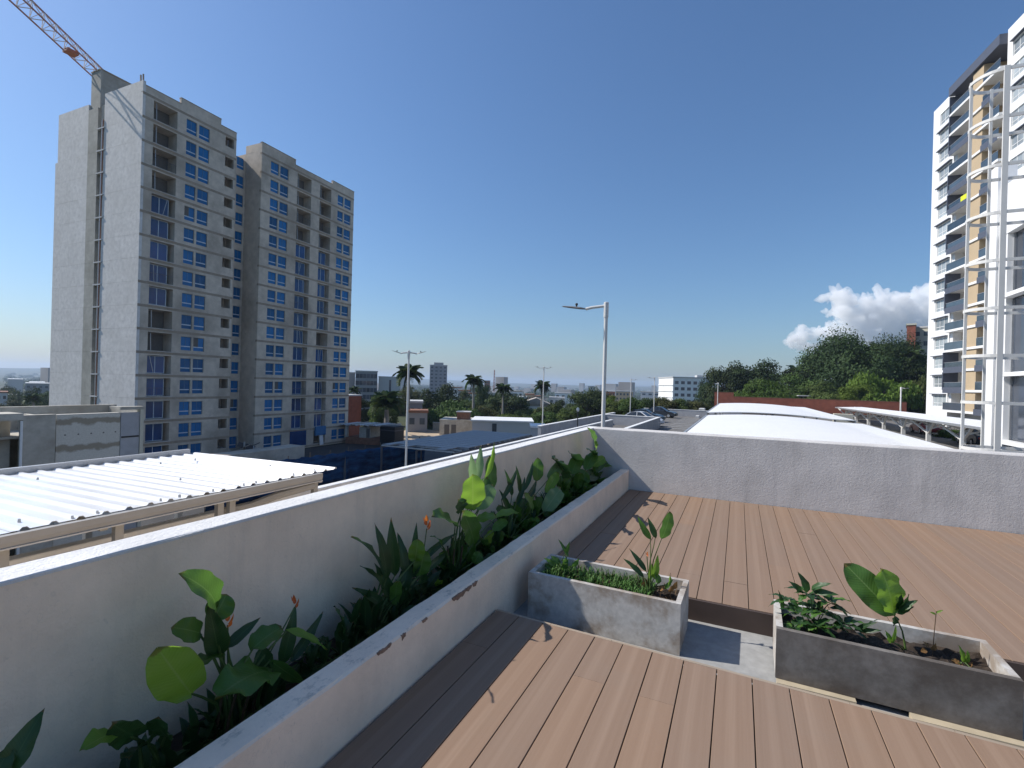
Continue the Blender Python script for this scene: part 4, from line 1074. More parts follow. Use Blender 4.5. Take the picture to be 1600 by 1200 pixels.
# inner body behind the facade skin
wall.box(-17.2, -1.6, 0.30, 11.22, 0, TOP); wall.box(-17.2, -3.55, 11.23, 15.1, 0, TOP - 0.8); wall.box(-17.2, -1.6, 15.11, 33.38, 0, TOP)
wins = [(4.80, 6.05), (6.30, 7.65), (16.6, 17.95), (18.2, 19.65), (29.6, 30.9), (31.15, 32.7)]
balc = [(1.15, 3.75), (21.3, 24.0), (25.75, 28.15)]
stair = (9.75, 10.95)
WH = 0.82
def skin(y0, y1, openings):
    ys = y0
    for (a, b, typ) in openings:
        lbox(wall, ys, a, 0, TOP)
        for k in range(-1, NF):
            if typ == 'w':
                zt = ZC[k] - WH if k >= 0 else TOP; zb = ZC[k + 1] + WH if k + 1 < NF else 0
            elif typ == 'b':
                zt = ZC[k] - 1.12 if k >= 0 else TOP; zb = ZC[k + 1] + 0.98 if k + 1 < NF else 0
            else:
                zt = ZC[k] - 0.15 if k >= 0 else TOP; zb = ZC[k + 1] + 1.05 if k + 1 < NF else 0
            if zt > zb: lbox(wall, a, b, zb, zt, -0.35 if typ != 'b' else -1.59)
        # reveal walls of the balcony niches
        if typ == 'b':
            wall.box(-1.59, -0.36, a - 0.2, a, 0, TOP); wall.box(-1.59, -0.36, b, b + 0.2, 0, TOP)
        elif typ == 'w':
            pass
        ys = b
    lbox(wall, ys, y1, 0, TOP)
ops1 = sorted([(a, b, 'w') for a, b in wins[:2]] + [(balc[0][0], balc[0][1], 'b')] + [(stair[0], stair[1], 's')])
ops2 = sorted([(a, b, 'w') for a, b in wins[2:]] + [(a, b, 'b') for a, b in balc[1:]])
skin(0.30, 11.25, ops1); skin(15.1, 33.4, ops2)
wall.box(-1.598, -0.352, 0.32, 11.22, TOP - 0.15, TOP - 0.01); wall.box(-1.598, -0.352, 15.13, 33.36, TOP - 0.15, TOP - 0.01)
# side skins closing the gap between facade skin and body
for y0, y1 in ((11.23, 11.25), (15.1, 15.12), (33.38, 33.4)):
    wall.box(-1.6, -0.352, y0, y1, 0, TOP)
wall.build('wall', MAT['tower_shell'], LT)
# recessed strip with its own windows
rw = MB(); ys = [(11.26, 13.75), (14.85, 15.09)]
for a, b in ys: rw.box(-3.54, -3.2, a, b, 0, TOP - 1.0)
for k in range(-1, NF):
    zt = ZC[k] - WH if k >= 0 else TOP - 1.0; zb = ZC[k + 1] + WH if k + 1 < NF else 0
    if zt > zb: rw.box(-3.54, -3.2, 13.75, 14.85, zb, zt)
rw.build('recess_wall', MAT['tower_shell'], LT)
# floor bands: the stained concrete slab edges
for k in range(NF + 1):
    z = (ZC[k] + 1.30) if k < NF else ZC[-1] - 1.30
    for (a, b, x1) in ((0.0, 11.27, 0.012), (15.08, 33.42, 0.012)):
        mb = MB(); mb.box(-0.3, x1, a, b, z - 0.19, z + 0.10); mb.build('slab_band', MAT['tower_band'], LT)
# parapets of differing height
for (a, b, z) in ((0.3, 4.1, 42.75), (4.11, 9.1, 43.45), (9.11, 11.25, 42.7), (15.1, 20.9, 43.35), (20.91, 28.4, 42.6), (28.41, 33.4, 43.2)):
    MB().box(-0.3, 0.008, a, b, TOP + 0.002, z).build('parapet', MAT['tower_shell'], LT)
    MB().box(-0.36, 0.05, a - 0.02, b + 0.02, z + 0.002, z + 0.08).build('coping', MAT['tower_band'], LT)
MB().box(-3.2, -0.31, 15.1, 15.3, TOP + 0.002, 43.3).build('parapet', MAT['tower_shell'], LT)
# windows: pane with frame
def win_mesh(wd, h):
    p = MB().box(-0.02, 0.0, -wd / 2, wd / 2, -h, h).mesh('pane'); p.materials.append(MAT['blue_glass'])
    f = MB(); t = 0.03
    f.box(-0.03, 0.03, -wd / 2, wd / 2, h - t, h); f.box(-0.03, 0.03, -wd / 2, wd / 2, -h, -h + t)
    f.box(-0.03, 0.03, -wd / 2, -wd / 2 + t, -h + t, h - t); f.box(-0.03, 0.03, wd / 2 - t, wd / 2, -h + t, h - t)
    f.box(-0.028, 0.028, -0.02, 0.02, -h * 0.42 + 0.05, h - t)
    fm = f.mesh('frame'); fm.materials.append(MAT['win_edge']); tm = MB().box(0.0, 0.045, -wd / 2 + t, wd / 2 - t, -h * 0.42 - 0.055, -h * 0.42 + 0.055).mesh('transom'); tm.materials.append(MAT['win_frame']); return p, fm, tm
simple('win_edge', (0.10, 0.22, 0.34), 0.4, 0.0)
simple('win_frame', (0.52, 0.60, 0.66), 0.4, 0.1)
wm = {}
for (a, b) in wins + [(13.75, 14.85)]:
    key = round(b - a, 2)
    if key not in wm: wm[key] = win_mesh(b - a - 0.02, WH - 0.01)
    pm, fm, tm = wm[key]
    for k in range(NF):
        x = -0.16 if a != 13.75 else -3.34
        o = link('window', pm, None, LT, (x, (a + b) / 2, ZC[k])); link('frame', fm, None, o); link('transom', tm, None, o)
        if (k * 7 + int(a * 10)) % 19 == 0:          # a sash left open, dark room behind
            sw_ = MB().box(0.004, 0.008, -(b - a) * 0.46, -0.03, -WH * 0.36, WH * 0.95).build('open_sash', MAT['interior'], o)
# glazed balcony doors on the finished floors, open dark rooms on the others
def door_mesh(wd, h):
    p = MB().box(-0.02, 0.0, -wd / 2, wd / 2, -h, h).mesh('pane'); p.materials.append(MAT['door_glass'])
    f = MB()
    f.box(-0.03, 0.03, -wd / 2, wd / 2, h - 0.06, h); f.box(-0.03, 0.03, -wd / 2, wd / 2, -h, -h + 0.06)
    for y in (-wd / 2 + 0.03, 0.0, wd / 2 - 0.03): f.box(-0.028, 0.032, y - 0.035, y + 0.035, -h + 0.06, h - 0.06)
    fm = f.mesh('frame'); fm.materials.append(MAT['win_frame']); return p, fm
rnd = random.Random(21)
for bi, (a, b) in enumerate(balc):
    dm, fm = door_mesh((b - a) * 0.80, 1.0)
    dk = MB().box(-0.02, 0.0, -(b - a) / 2 + 0.02, (b - a) / 2 - 0.02, -1.02, 0.94).mesh('dark_room'); dk.materials.append(MAT['interior'])
    rail = MB(); wd = b - a
    rail.bar((0, -wd / 2, 0.0), (0, wd / 2, 0.0), 0.035); 
    for y in np.linspace(-wd / 2 + 0.1, wd / 2 - 0.1, 6): rail.bar((0, y, 0.0), (0, y, -0.92), 0.02)
    rmesh = rail.mesh('railing'); rmesh.materials.append(MAT['dark_steel'])
    lg = MB().box(-0.34, 0.10, -wd / 2 - 0.12, wd / 2 + 0.12, -0.07, 0.03).mesh('balcony_slab'); lg.materials.append(MAT['ledge'] if 'ledge' in MAT else simple('ledge', (0.50, 0.46, 0.41), 0.8))
    for k in range(NF):
        zc = ZC[k]
        link('balcony_slab', lg, None, LT, (0, (a + b) / 2, zc - 1.15))
        link('dark_room', dk, None, LT, (-1.56, (a + b) / 2, zc))
        open_ = k < 4 or (bi == 0 and k in (9, 10)) or (bi == 2 and k in (9,)) or (k == 15 and bi)
        if not open_:
            o = link('glass_door', dm, None, LT, (-0.55, (a + b) / 2 - (b - a) * 0.07, zc - 0.06)); link('frame', fm, None, o)
            if rnd.random() < 0.5:
                y0 = (a + b) / 2 + rnd.uniform(-0.8, 0.2)
                MB().bar((-0.1, y0, zc - 1.05), (-0.1, y0 + rnd.uniform(-0.5, 0.7), zc + 0.85), 0.05).build('prop', MAT['galvanised'], LT)
        else:
            if rnd.random() < 0.8: MB().bar((-0.3, a + 0.5, zc - 1.05), (-0.3, a + 0.45, zc + 0.92), 0.06).build('prop', MAT['galvanised'], LT)
        if k % 5 == 2: link('railing', rmesh, None, LT, (0.04, (a + b) / 2, zc - 0.15))
# stair openings dark backs
dk = MB().box(-0.02, 0.0, -0.6, 0.6, -1.0, 1.0).mesh('stair_void'); dk.materials.append(MAT['interior'])
for k in range(NF): link('stair_void', dk, None, LT, (-1.57, (stair[0] + stair[1]) / 2, ZC[k] + 0.3))
# ground floor boards
MB().box(0.03, 0.08, 21.1, 24.2, 0.4, 2.75).build('blue_hoarding', MAT['door_glass'], LT)
b = MB().bar((0.3, 27.2, 0.2), (0.15, 27.1, 2.3), 0.08, 0.75).build('white_sheet', MAT['white_paint'], LT)
MB().box(0.02, 0.35, 25.9, 28.0, 1.78, 4.0 - 0.8).build('blue_screen', simple('blue_screen', (0.04, 0.16, 0.34), 0.6), LT)
# --- end wall facing the sun: cast panels floor by floor
def lend(name, x0, x1, z0, z1, mat, y0=0.0, y1=0.29): return MB().box(x0, x1, y0, y1, z0, z1).build(name, MAT[mat], LT)
for k in range(NF + 1):
    z1 = ZC[k] + 1.294 if k < NF else ZC[-1] - 1.306
    z0 = ZC[k] - 1.294 if k < NF else 0.0
    dz = rnd.uniform(0, 0.003)
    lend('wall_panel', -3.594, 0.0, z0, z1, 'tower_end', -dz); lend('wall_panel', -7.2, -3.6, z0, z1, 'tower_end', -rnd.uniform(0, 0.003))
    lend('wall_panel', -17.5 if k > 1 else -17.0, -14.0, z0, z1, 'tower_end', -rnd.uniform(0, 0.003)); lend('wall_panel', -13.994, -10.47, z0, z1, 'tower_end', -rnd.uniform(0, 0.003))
    lend('core_panel', -10.462, -8.5, z0, z1, 'tower_core', -0.01, 0.4)
    if k < NF: lend('hoist_landing', -8.5, -7.0, z0 - 0.12, z0 + 0.02, 'pale_render', -0.12, 1.6)
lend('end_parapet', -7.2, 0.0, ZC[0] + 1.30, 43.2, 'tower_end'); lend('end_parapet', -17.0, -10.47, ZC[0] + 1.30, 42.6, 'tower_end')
MB().box(-8.49, -7.21, 1.6, 1.9, 0, TOP).build('shaft_back', MAT['interior'], LT)
MB().box(-10.44, -8.5, 0.18, 7.5, ZC[0] + 1.31, 46.4).build('lift_core', MAT['tower_core'], LT)
MB().box(-10.5, -8.44, 0.12, 7.56, 46.41, 46.55).build('core_cap', MAT['tower_band'], LT)
for x, m in ((-7.32, 'brick_brown'), (-7.5, 'galvanised')):
    MB().tube([(x, -0.05, 0), (x, -0.05, TOP - 2)], 0.06, 6).build('hoist_rail', MAT[m], LT)
for y in (0.35, 0.8): MB().bar((0.0 - y, 0.2, 43.2), (0.05 - y, 0.15, 44.0), 0.12).build('rebar_stub', MAT['tower_band'], LT)
# debris at the foot of the recess
for i in range(9):
    a = rnd.uniform(0, 3); c = Vector((0.6 + rnd.uniform(-1.5, 1.2), 12.6 + rnd.uniform(-1.6, 2.4), 0.6 + rnd.uniform(0, 1.6)))
    d = Vector((math.cos(a), math.sin(a), rnd.uniform(-0.4, 0.6)))
    MB().bar(c - d * 1.0, c + d * 1.0, 0.1, rnd.choice([0.1, 0.7])).build('scrap_board', MAT[rnd.choice(['dark_steel', 'rust_roof', 'pale_render'])], LT)

# ------------------------------------------------------------------ crane jib over the tower
CR = thing('tower_crane', 'red and white lattice crane jib reaching over the unfinished tower', 'crane', (-86.0, 52.0, GZ))
jd = Vector((0.575, -0.818, 0)).normalized(); js = Vector((0.818, 0.575, 0)).normalized()
JZ = 41.6 - GZ
tip = at_z(20, -20, 41.6) + Vector((0, 0, 0)); 
p0 = at_z(141, 108, 41.6) - CR.location; p0.z = 0
base = p0 - jd * (p0.dot(jd)) * 0 - jd * 9.0
mj = MB(); mw = MB(); SEG = 1.8; HW = 0.78; HT = 1.5
n = 26
def J(i, s, h): return base + jd * (i * SEG) + js * s + Vector((0, 0, JZ + h))
for i in range(n):
    for s in (-HW, HW):
        mw.bar(J(i, s, 0), J(i + 0.5, 0, HT), 0.07); mw.bar(J(i + 0.5, 0, HT), J(i + 1, s, 0), 0.07)
    mw.bar(J(i, -HW, 0), J(i, HW, 0), 0.07); mw.bar(J(i, -HW, 0), J(i + 1, HW, 0), 0.05)
simple('crane_red', (0.40, 0.19, 0.16), 0.6)
for (s_o, h_o, w_o) in ((-HW, 0, 0.13), (HW, 0, 0.13), (0, HT, 0.15)): MB().bar(J(0, s_o, h_o), J(n, s_o, h_o), w_o).build('jib_chord', MAT['crane_red'], CR)
mw.build('jib_lacing', simple('crane_white', (0.72, 0.70, 0.70), 0.6), CR)
t = J(7.0, 0, -0.35); mb = MB(); mb.box(t.x - 0.6, t.x + 0.6, t.y - 0.6, t.y + 0.6, t.z, t.z + 0.35); mb.build('trolley', simple('crane_orange', (0.35, 0.15, 0.10), 0.6), CR)
mm = MB(); b0 = base - jd * 2.0
for sx in (-0.8, 0.8):
    for sy in (-0.8, 0.8): mm.bar((b0.x + sx, b0.y + sy, 0), (b0.x + sx, b0.y + sy, JZ + 4), 0.16)
for i in range(26):
    z = i * 2.0; s = 1 if i % 2 else -1
    for (ax, ay, bx, by) in ((-.8, -.8, .8, -.8), (.8, -.8, .8, .8), (.8, .8, -.8, .8), (-.8, .8, -.8, -.8)):
        mm.bar((b0.x + ax, b0.y + ay, z), (b0.x + bx, b0.y + by, z + 2), 0.07)
mm.build('mast', MAT['crane_red'], CR)
# ------------------------------------------------------------------ raw concrete structure behind the carport
CB = thing('concrete_shell', 'stained roofless concrete structure behind the carport', 'building', (-28.0, 9.0, GZ))
H0 = -0.45 - GZ
def cbox(name, x0, x1, y0, y1, z0, z1, mat='old_concrete', bev=0): return MB().box(x0, x1, y0, y1, z0, z1, bev).build(name, MAT[mat], CB)
def shell_mat():
    g = NG('shell_panel'); v = g.geo(); sp_ = g.n('SeparateXYZ'); g.l(v, sp_.inputs[0])
    n1 = g.noise(v, 1.6, 5, 0.6); n2 = g.noise(v, 14, 4, 0.6)
    zz = g.math('ADD', sp_.outputs[2], g.math('MULTIPLY', g.math('SUBTRACT', n1, 0.5), 0.55))
    # two damp bands left by the formwork lifts
    b1_ = g.ramp(g.math('ABSOLUTE', g.math('ADD', zz, 0.80)), [(0.10, 1.0), (0.19, 0.0)])
    b2_ = g.ramp(g.math('ABSOLUTE', g.math('ADD', zz, 2.02)), [(0.10, 1.0), (0.20, 0.0)])
    c = g.ramp(n2, [(0.3, (0.55, 0.52, 0.445)), (0.7, (0.66, 0.625, 0.55))])
    c = g.mix(g.math('MULTIPLY', g.math('MAXIMUM', b1_, b2_), 0.8), c, (0.26, 0.215, 0.15))
    g.base(c); g.bump(n2, 0.3, 0.004); MAT['shell_panel'] = g.set(0.85, 0, 0.2)
shell_mat()
cbox('wall', -0.3, 0.0, 2.42, 4.95, 0, H0 + 0.0, 'shell_panel')
cbox('wall', -0.25, 0.10, 0.95 + 0.3, 2.36, 0, H0 + 0.03)
cbox('wall', -1.1, -0.9, -6.0, 1.2, 0, H0 - 0.2)
cbox('ring_beam', -1.2, 0.16, -6.0, 1.24, H0 - 0.17, H0 + 0.12)
cbox('smooth_panel', -0.3, 0.02, 4.97, 5.80, 0, H0 - 0.02, 'ramp_wall')
cbox('dark_band', 0.022, 0.05, 5.0, 5.78, H0 - 1.28, H0 - 1.20, 'black_paint')
cbox('corner_post', -0.3, 0.06, 5.82, 5.98, 0, H0 + 0.12, 'cream_render')
cbox('head_beam', -0.34, 0.08, 4.9, 5.99, H0 + 0.122, H0 + 0.28)
cbox('back_wall', -3.6, -3.3, -6.0, 6.4, 0, H0 + 0.22); cbox('cross_wall', -3.3, -0.31, 2.3, 2.5, 0, H0 - 0.1); cbox('cross_wall', -3.3, -0.35, 6.0, 6.2, 0, H0 + 0.15)
cbox('floor_slab', -3.3, -0.31, -6, 6.0, H0 - 1.0, H0 - 0.9)
MB().tube([(0.16, 1.18, 0), (0.16, 1.18, H0 - 0.2)], 0.05, 8).build('white_pipe', MAT['white_paint'], CB)
for y in np.linspace(2.75, 4.75, 5):
    for z in (H0 - 0.95, H0 - 2.2): MB().tube([(0.0, y, z), (0.012, y, z)], 0.035, 7).build('tie_hole', MAT['interior'], CB)
# ------------------------------------------------------------------ blue netting hoarding at the tower foot
NB = thing('netting_fence', 'sagging dark blue safety netting along the foot of the unfinished tower', 'fence', (-38.0, 24.0, GZ))
def net(name, p0, p1, h0, h1, seed, sag=0.25):
    rn = random.Random(seed); mb = MB(); p0 = Vector(p0); p1 = Vector(p1); n = int((p1 - p0).length / 0.35); nz = 8; dn = (p1 - p0).cross(Vector((0, 0, 1))).normalized()
    off = [rn.uniform(-1, 1) for _ in range(n + 3)]
    for j in range(nz + 1):
        for i in range(n + 1):
            t = i / n; hh = h0 + (h1 - h0) * t - sag * abs(math.sin(t * math.pi * 8)) ** 0.6 * 0.0 - sag * math.sin((t * 8 % 1) * math.pi) * 0.6
            q = p0.lerp(p1, t) + dn * (math.sin(t * 60 + j * 0.5) * 0.12 + off[i] * 0.07 * (1 - j / nz * 0.4)); mb.v.append((q.x, q.y, q.z + hh * j / nz))
    for j in range(nz):
        for i in range(n): mb.f.append((j * (n + 1) + i, j * (n + 1) + i + 1, (j + 1) * (n + 1) + i + 1, (j + 1) * (n + 1) + i))
    mb.smooth = True; o = mb.build(name, MAT['blue_netting'], NB)
    m = o.modifiers.new('thick', 'SOLIDIFY'); m.thickness = 0.02
    return o
net('netting', (0, 1.0, 0), (0, 16.0, 0), 3.5, 3.1, 1); net('netting', (0, 16.05, 0), (0.5, 30.0, 0), 3.2, 2.8, 2)
net('netting', (5.5, -2.0, 0), (4.5, 24.0, 0), 1.3, 1.1, 3)
for i in range(12): MB().tube([(-0.12, 1 + i * 2.6, 0), (-0.12, 1 + i * 2.6, 3.5)], 0.05, 6).build('post', MAT['bark'], NB)
rn = random.Random(13)
for i in range(7):
    px = rn.choice([452, 480, 505, 525, 552, 580, 600]) + rn.uniform(-5, 5)
q = at_z(470, 716, GZ)
bh = MB().box(-1.2, 1.2, -7, 7, 0, 2.6).build('boundary_wall', MAT['tower_shell']); bh.location = (-49.0, 36.5, GZ); tag(bh, 'plain beige site wall below the tower recess', 'wall')

# site hut and brick walls right of the tower foot
HUT = thing('site_hut', 'brick site hut with crumpled metal sheet roof beside the tower foot', 'hut', tuple(at_d(580, 690, 84)) [:2] + (GZ,), R(12))
ZR = at_d(580, 663, 84).z - GZ
MB().box(-3.6, 3.4, -2.2, 2.2, 0, ZR * 0.35).build('brick_wall', MAT['brick_brown'], HUT)
MB().box(-1.0, 1.0, -2.25, 2.2, ZR * 0.352, ZR - 0.3).build('room', MAT['old_concrete'], HUT)
MB().box(0.3, 0.95, -2.30, -2.26, ZR * 0.36, ZR - 0.5).build('opening', MAT['interior'], HUT)
for x in (-3.4, 3.1): MB().box(x - 0.22, x + 0.22, -2.3, -1.9, ZR * 0.352, ZR - 0.22).build('post', MAT['old_concrete'], HUT)
rn = random.Random(3)
for i in range(6):
    x0 = -4.4 + i * 1.45; mb = MB()
    for j in range(7):
        t = j / 6; hh = ZR + rn.uniform(-0.18, 0.12)
        for y in (-2.8, 2.6): mb.v.append((x0 + 1.5 * t, y, hh + (0.1 if j % 2 else 0)))
    for j in range(6): mb.f.append((2 * j, 2 * j + 2, 2 * j + 3, 2 * j + 1))
    o = mb.build('roof_sheet', MAT['rust_roof'] if i % 2 else MAT['pale_render'], HUT); mdf = o.modifiers.new('t', 'SOLIDIFY'); mdf.thickness = 0.05
q = at_d(557, 668, 92); b = MB().box(-2.6, 2.6, -2, 2, 0, at_d(557, 619, 92).z - GZ).build('brick_house', MAT['brick_red']); b.location = (q.x - 3.4, q.y, GZ); tag(b, 'plain red brick block at the right edge of the tower', 'building')
b2 = MB().box(-2.7, 2.7, -2.1, 2.1, 0, 0.25).build('roof_slab', MAT['pale_render'], b); b2.location = (0, 0, at_d(557, 619, 92).z - GZ + 0.002)
q = at_z(612, 697, GZ); tk = thing('water_tank', 'dark square tank beside the site hut', 'tank', (q.x, q.y, GZ))
MB().box(-1.5, 1.5, -1.2, 1.2, 0, 3.4, 0.15).build('tank', MAT['black_paint'], tk); MB().box(-1.55, 1.55, -1.25, 1.25, 2.6, 2.75).build('band', MAT['dark_steel'], tk)

# steel shade structure with grey roof
SH = thing('steel_shelter', 'wide low grey roof on a steel frame beyond the blue netting', 'shelter', (-35.2, 42.5, GZ))
zr = -5.5 - GZ
rn = random.Random(17); nx, ny = 8, 14; dx, dy = 9.2 / nx, 20.6 / ny
for i in range(nx):
    for j in range(ny):
        if j < 2 and rn.random() < 0.45: continue
        mb = MB().box(i * dx + 0.02, (i + 1) * dx - 0.06, j * dy + 0.03, (j + 1) * dy - 0.1, zr + rn.uniform(0, 0.03), zr + 0.06)
        mb.build('roof_panel', MAT['shelter_grey'] if 'shelter_grey' in MAT else simple('shelter_grey', (0.30, 0.305, 0.31), 0.6, 0.0), SH)
for j in range(ny + 1): MB().bar((0, j * dy, zr - 0.08), (9.2, j * dy, zr - 0.08), 0.1, 0.14).build('purlin', MAT['galvanised'], SH)
for i in (0, nx // 2, nx): MB().bar((i * dx, 0, zr - 0.24), (i * dx, 20.6, zr - 0.24), 0.14, 0.2).build('beam', MAT['dark_steel'], SH)
for i in (0, nx // 2, nx):
    for j in (0, 5, 10, 14): MB().bar((i * dx, j * dy, 0), (i * dx, j * dy, zr - 0.3), 0.16).build('column', MAT['dark_steel'], SH)

# white sheds and concrete block further out
def shed(label, px0, px1, py_top, py_bot, d, depth, mat, roof, over=0.25, parapet=False, cat='building', wins=0, rz=None):
    a = at_d(px0, py_top, d); b = at_d(px1, py_top, d); zb = at_d((px0 + px1) / 2, py_bot, d).z
    c = (a + b) / 2; L = ((b - a).xy).length
    ang = math.atan2(b.y - a.y, b.x - a.x) if rz is None else rz
    h = c.z - min(zb, GZ); o = thing('low_building', label, cat, (c.x, c.y, min(zb, GZ)), ang)
    MB().box(-L / 2, L / 2, 0, depth, 0, h - 0.25).build('wall', MAT[mat], o)
    MB().box(-L / 2 - over, L / 2 + over, -over, depth + over, h - 0.247, h).build('roof', MAT[roof], o)
    for i in range(wins):
        x = -L / 2 + L * (i + 0.5) / wins
        w_ = MB().box(x - L / wins * 0.22, x + L / wins * 0.22, -0.03, 0.05, h - 2.4, h - 1.1).build('window', MAT['far_glass'], o)
    return o, L, h
o, L, h = shed('long white flat-roofed shed beyond the grey shelter', 738, 832, 657, 690, 88, 9, 'pale_render', 'white_paint', wins=0)
MB().box(-L / 2 + 3.6, -L / 2 + 4.4, -0.05, 0.0, h - 3.6, h - 0.6).build('door', MAT['far_glass'], o)
o, L, h = shed('raw concrete block with a small rooftop room left of the white shed', 687, 742, 656, 684, 100, 8, 'old_concrete', 'old_concrete', 0.05)
MB().box(-0.2, 2.4, 1, 4, h, h + 1.5).build('rooftop_room', MAT['brick_brown'], o); MB().box(-0.4, 2.6, 0.8, 4.2, h + 1.502, h + 1.65).build('rooftop_slab', MAT['pale_render'], o)
for x in (-2.6, -1.2): MB().box(x, x + 1.0, -0.04, 0.0, h - 3.0, h - 1.0).build('opening', MAT['interior'], o)
o, L, h = shed('white shed end wall meeting the outer parking wall', 832, 852, 666, 690, 70, 5, 'pale_render', 'white_paint')
sw = cap_wall('low pale wall closing the sandy yard', -62, -46, 92, 92.3, GZ, GZ + 1.8, 'old_concrete')
sy = MB().box(-66, -40, 74, 92, GZ - 0.3, GZ + 0.02).build('sand_yard', MAT['sand']); tag(sy, kind='structure')
rd = MB().box(-60.2, -13.4, -40, 74, GZ - 0.35, GZ + 0.012).build('street', MAT['street']); tag(rd, kind='structure')

# ================================================================== white tower, right
RT = thing('apartment_tower', 'finished white apartment tower with dark balconies and tan panels', 'building', (24.782, 84.63, PZ - 1.4), math.atan2(0.12486, 0.99217))
# local: +Y runs away from the viewer along the facade, -X faces the viewer
BZ = PZ - 1.4
RZ = [39.8 - FH * k - BZ for k in range(NF)]
TZ = 42.0 - BZ
s0, s1 = 3.75, -22.0
def rbox(name, x0, x1, y0, y1, z0, z1, mat): return MB().box(x0, x1, y0, y1, z0, z1).build(name, MAT[mat], RT)
w_ = MB()
w_.box(0.0, 0.4, 1.9, s0, 0, TZ); w_.box(0.0, 0.4, -1.45 - 0.35, -1.45, 0, TZ)
w_.box(1.9, 14, s1, s0 - 0.01, 0, TZ - 0.3)
w_.box(0.41, 1.89, s0 - 0.3, s0, 0, TZ)
w_.box(0.0, 0.4, -13.15, -12.25, 0, TZ + 0.6); w_.box(0.0, 0.4, -16.6, -16.1, 0, TZ + 0.6); w_.box(0.0, 0.4, -22, -19.6, 0, TZ + 0.6)
w_.box(0.41, 1.89, -12.6, -12.26, 0, TZ); w_.box(0.41, 1.89, -1.79, -1.46, 0, TZ)
for k in range(-1, NF):
    zt = RZ[k] - 0.80 if k >= 0 else TZ; zb = RZ[k + 1] + 0.80 if k + 1 < NF else 0
    for (a, b, dz) in ((-1.45, 1.9, 0), (-16.1, -13.15, 0.6), (-19.6, -16.6, 0.6)):
        if k == 15: pass
        w_.box(0.0, 0.4, a, b, zb, zt + (dz if k < 0 else 0))
w_.build('wall', MAT['white_paint'], RT)
def rwin(wd, h):
    p = MB().box(0.0, 0.03, -wd / 2, wd / 2, -h, h).mesh('pane'); p.materials.append(MAT['pale_glass'])
    f = MB(); t = 0.06
    f.box(-0.03, 0.05, -wd / 2, wd / 2, h - t, h); f.box(-0.03, 0.05, -wd / 2, wd / 2, -h, -h + t)
    for y in np.linspace(-wd / 2 + 0.03, wd / 2 - 0.03, 4): f.box(-0.03, 0.05, y - 0.03, y + 0.03, -h + t, h - t)
    f.box(-0.028, 0.048, -wd / 2, wd / 2, -h * 0.4 - 0.03, -h * 0.4 + 0.03)
    fm = f.mesh('frame'); fm.materials.append(MAT['white_paint']); return p, fm
for (a, b) in ((-1.45, 1.9), (-16.1, -13.15), (-19.6, -16.6)):
    pm, fm = rwin(b - a - 0.02, 0.79)
    for k in range(NF):
        o = link('window', pm, None, RT, (0.12, (a + b) / 2, RZ[k])); link('frame', fm, None, o)
        if a > -2 and k % 2 == (0 if k in (2, 4, 6, 8, 10, 12, 14) else 1) or (a < -2 and k % 2 == 0):
            rbox('sun_visor', -0.3, 0.02, a - 0.05, b + 0.35 if a > -2 else b, RZ[k] + 0.86, RZ[k] + 0.95, 'navy')
# balcony bay
simple('curtain_cloth', (0.55, 0.50, 0.42), 0.9)
rn = random.Random(5)
rbox('bay_frame', -0.75, 1.88, -12.24, -1.82, TZ - 0.9, TZ + 0.25, 'navy')
for k in range(NF):
    z = RZ[k] - 1.25
    rbox('balcony_slab', -0.62, 1.88, -12.22, -1.83, z - 0.16, z + 0.12, 'white_paint')
    a0, b0 = -6.62, -1.9
    rbox('balcony_rail', -0.55, -0.52, a0, b0, z + 0.125, z + 1.05, 'rail_glass')
    rbox('balcony_rail', -0.55, -0.52, -12.1, -8.95, z + 0.125, z + 1.05, 'rail_glass')
    for (ya_, yb_) in ((a0, b0), (-12.1, -8.95)): rbox('handrail', -0.58, -0.50, ya_, yb_, z + 1.052, z + 1.10, 'galvanised')
    if k in (1, 3, 6, 8, 11): rbox('curtain', 1.70, 1.76, -6.3 + 0.3 * (k % 4), -4.4, z + 0.13, z + 2.1, 'curtain_cloth')
    rbox('room_opening', 1.80, 1.87, -6.4, -2.2, z + 0.12, z + 2.2, 'interior' if k % 3 else 'interior_light')
    rbox('room_opening', 1.80, 1.87, -11.9, -9.2, z + 0.12, z + 2.2, 'interior')
    if k in (2, 4, 5, 7, 9, 10, 13, 14):
        rbox('dark_frame', -0.66, 1.0, -1.98, -1.82, z + 0.125, z + 2.43, 'navy'); rbox('dark_apron', -0.66, -0.63, -6.62, -1.99, z - 0.3, z + 0.45, 'navy')
    else:
        rbox('side_fin', 0.1, 1.0, -2.5, -1.83, z + 0.125, z + 2.43, 'white_paint') if k not in (0, 1) else rbox('dark_frame', -0.66, 1.0, -1.98, -1.82, z + 0.125, z + 2.43, 'navy')
    rbox('tan_panel', -0.45, 1.85, -8.85, -6.7, z + 0.125, z + 2.43, 'tan_render')
    if k % 2: rbox('dark_apron', -0.66, -0.63, -12.1, -8.95, z - 0.3, z + 0.45, 'navy')
rbox('hanging_cloth', -0.62, -0.57, -6.3, -5.0, RZ[5] - 1.25 + 0.3, RZ[5] - 1.25 + 1.1, 'yellow_cloth')
rbox('ground_floor', 0.5, 1.8, -12.2, 1.8, 0, 2.0, 'interior')

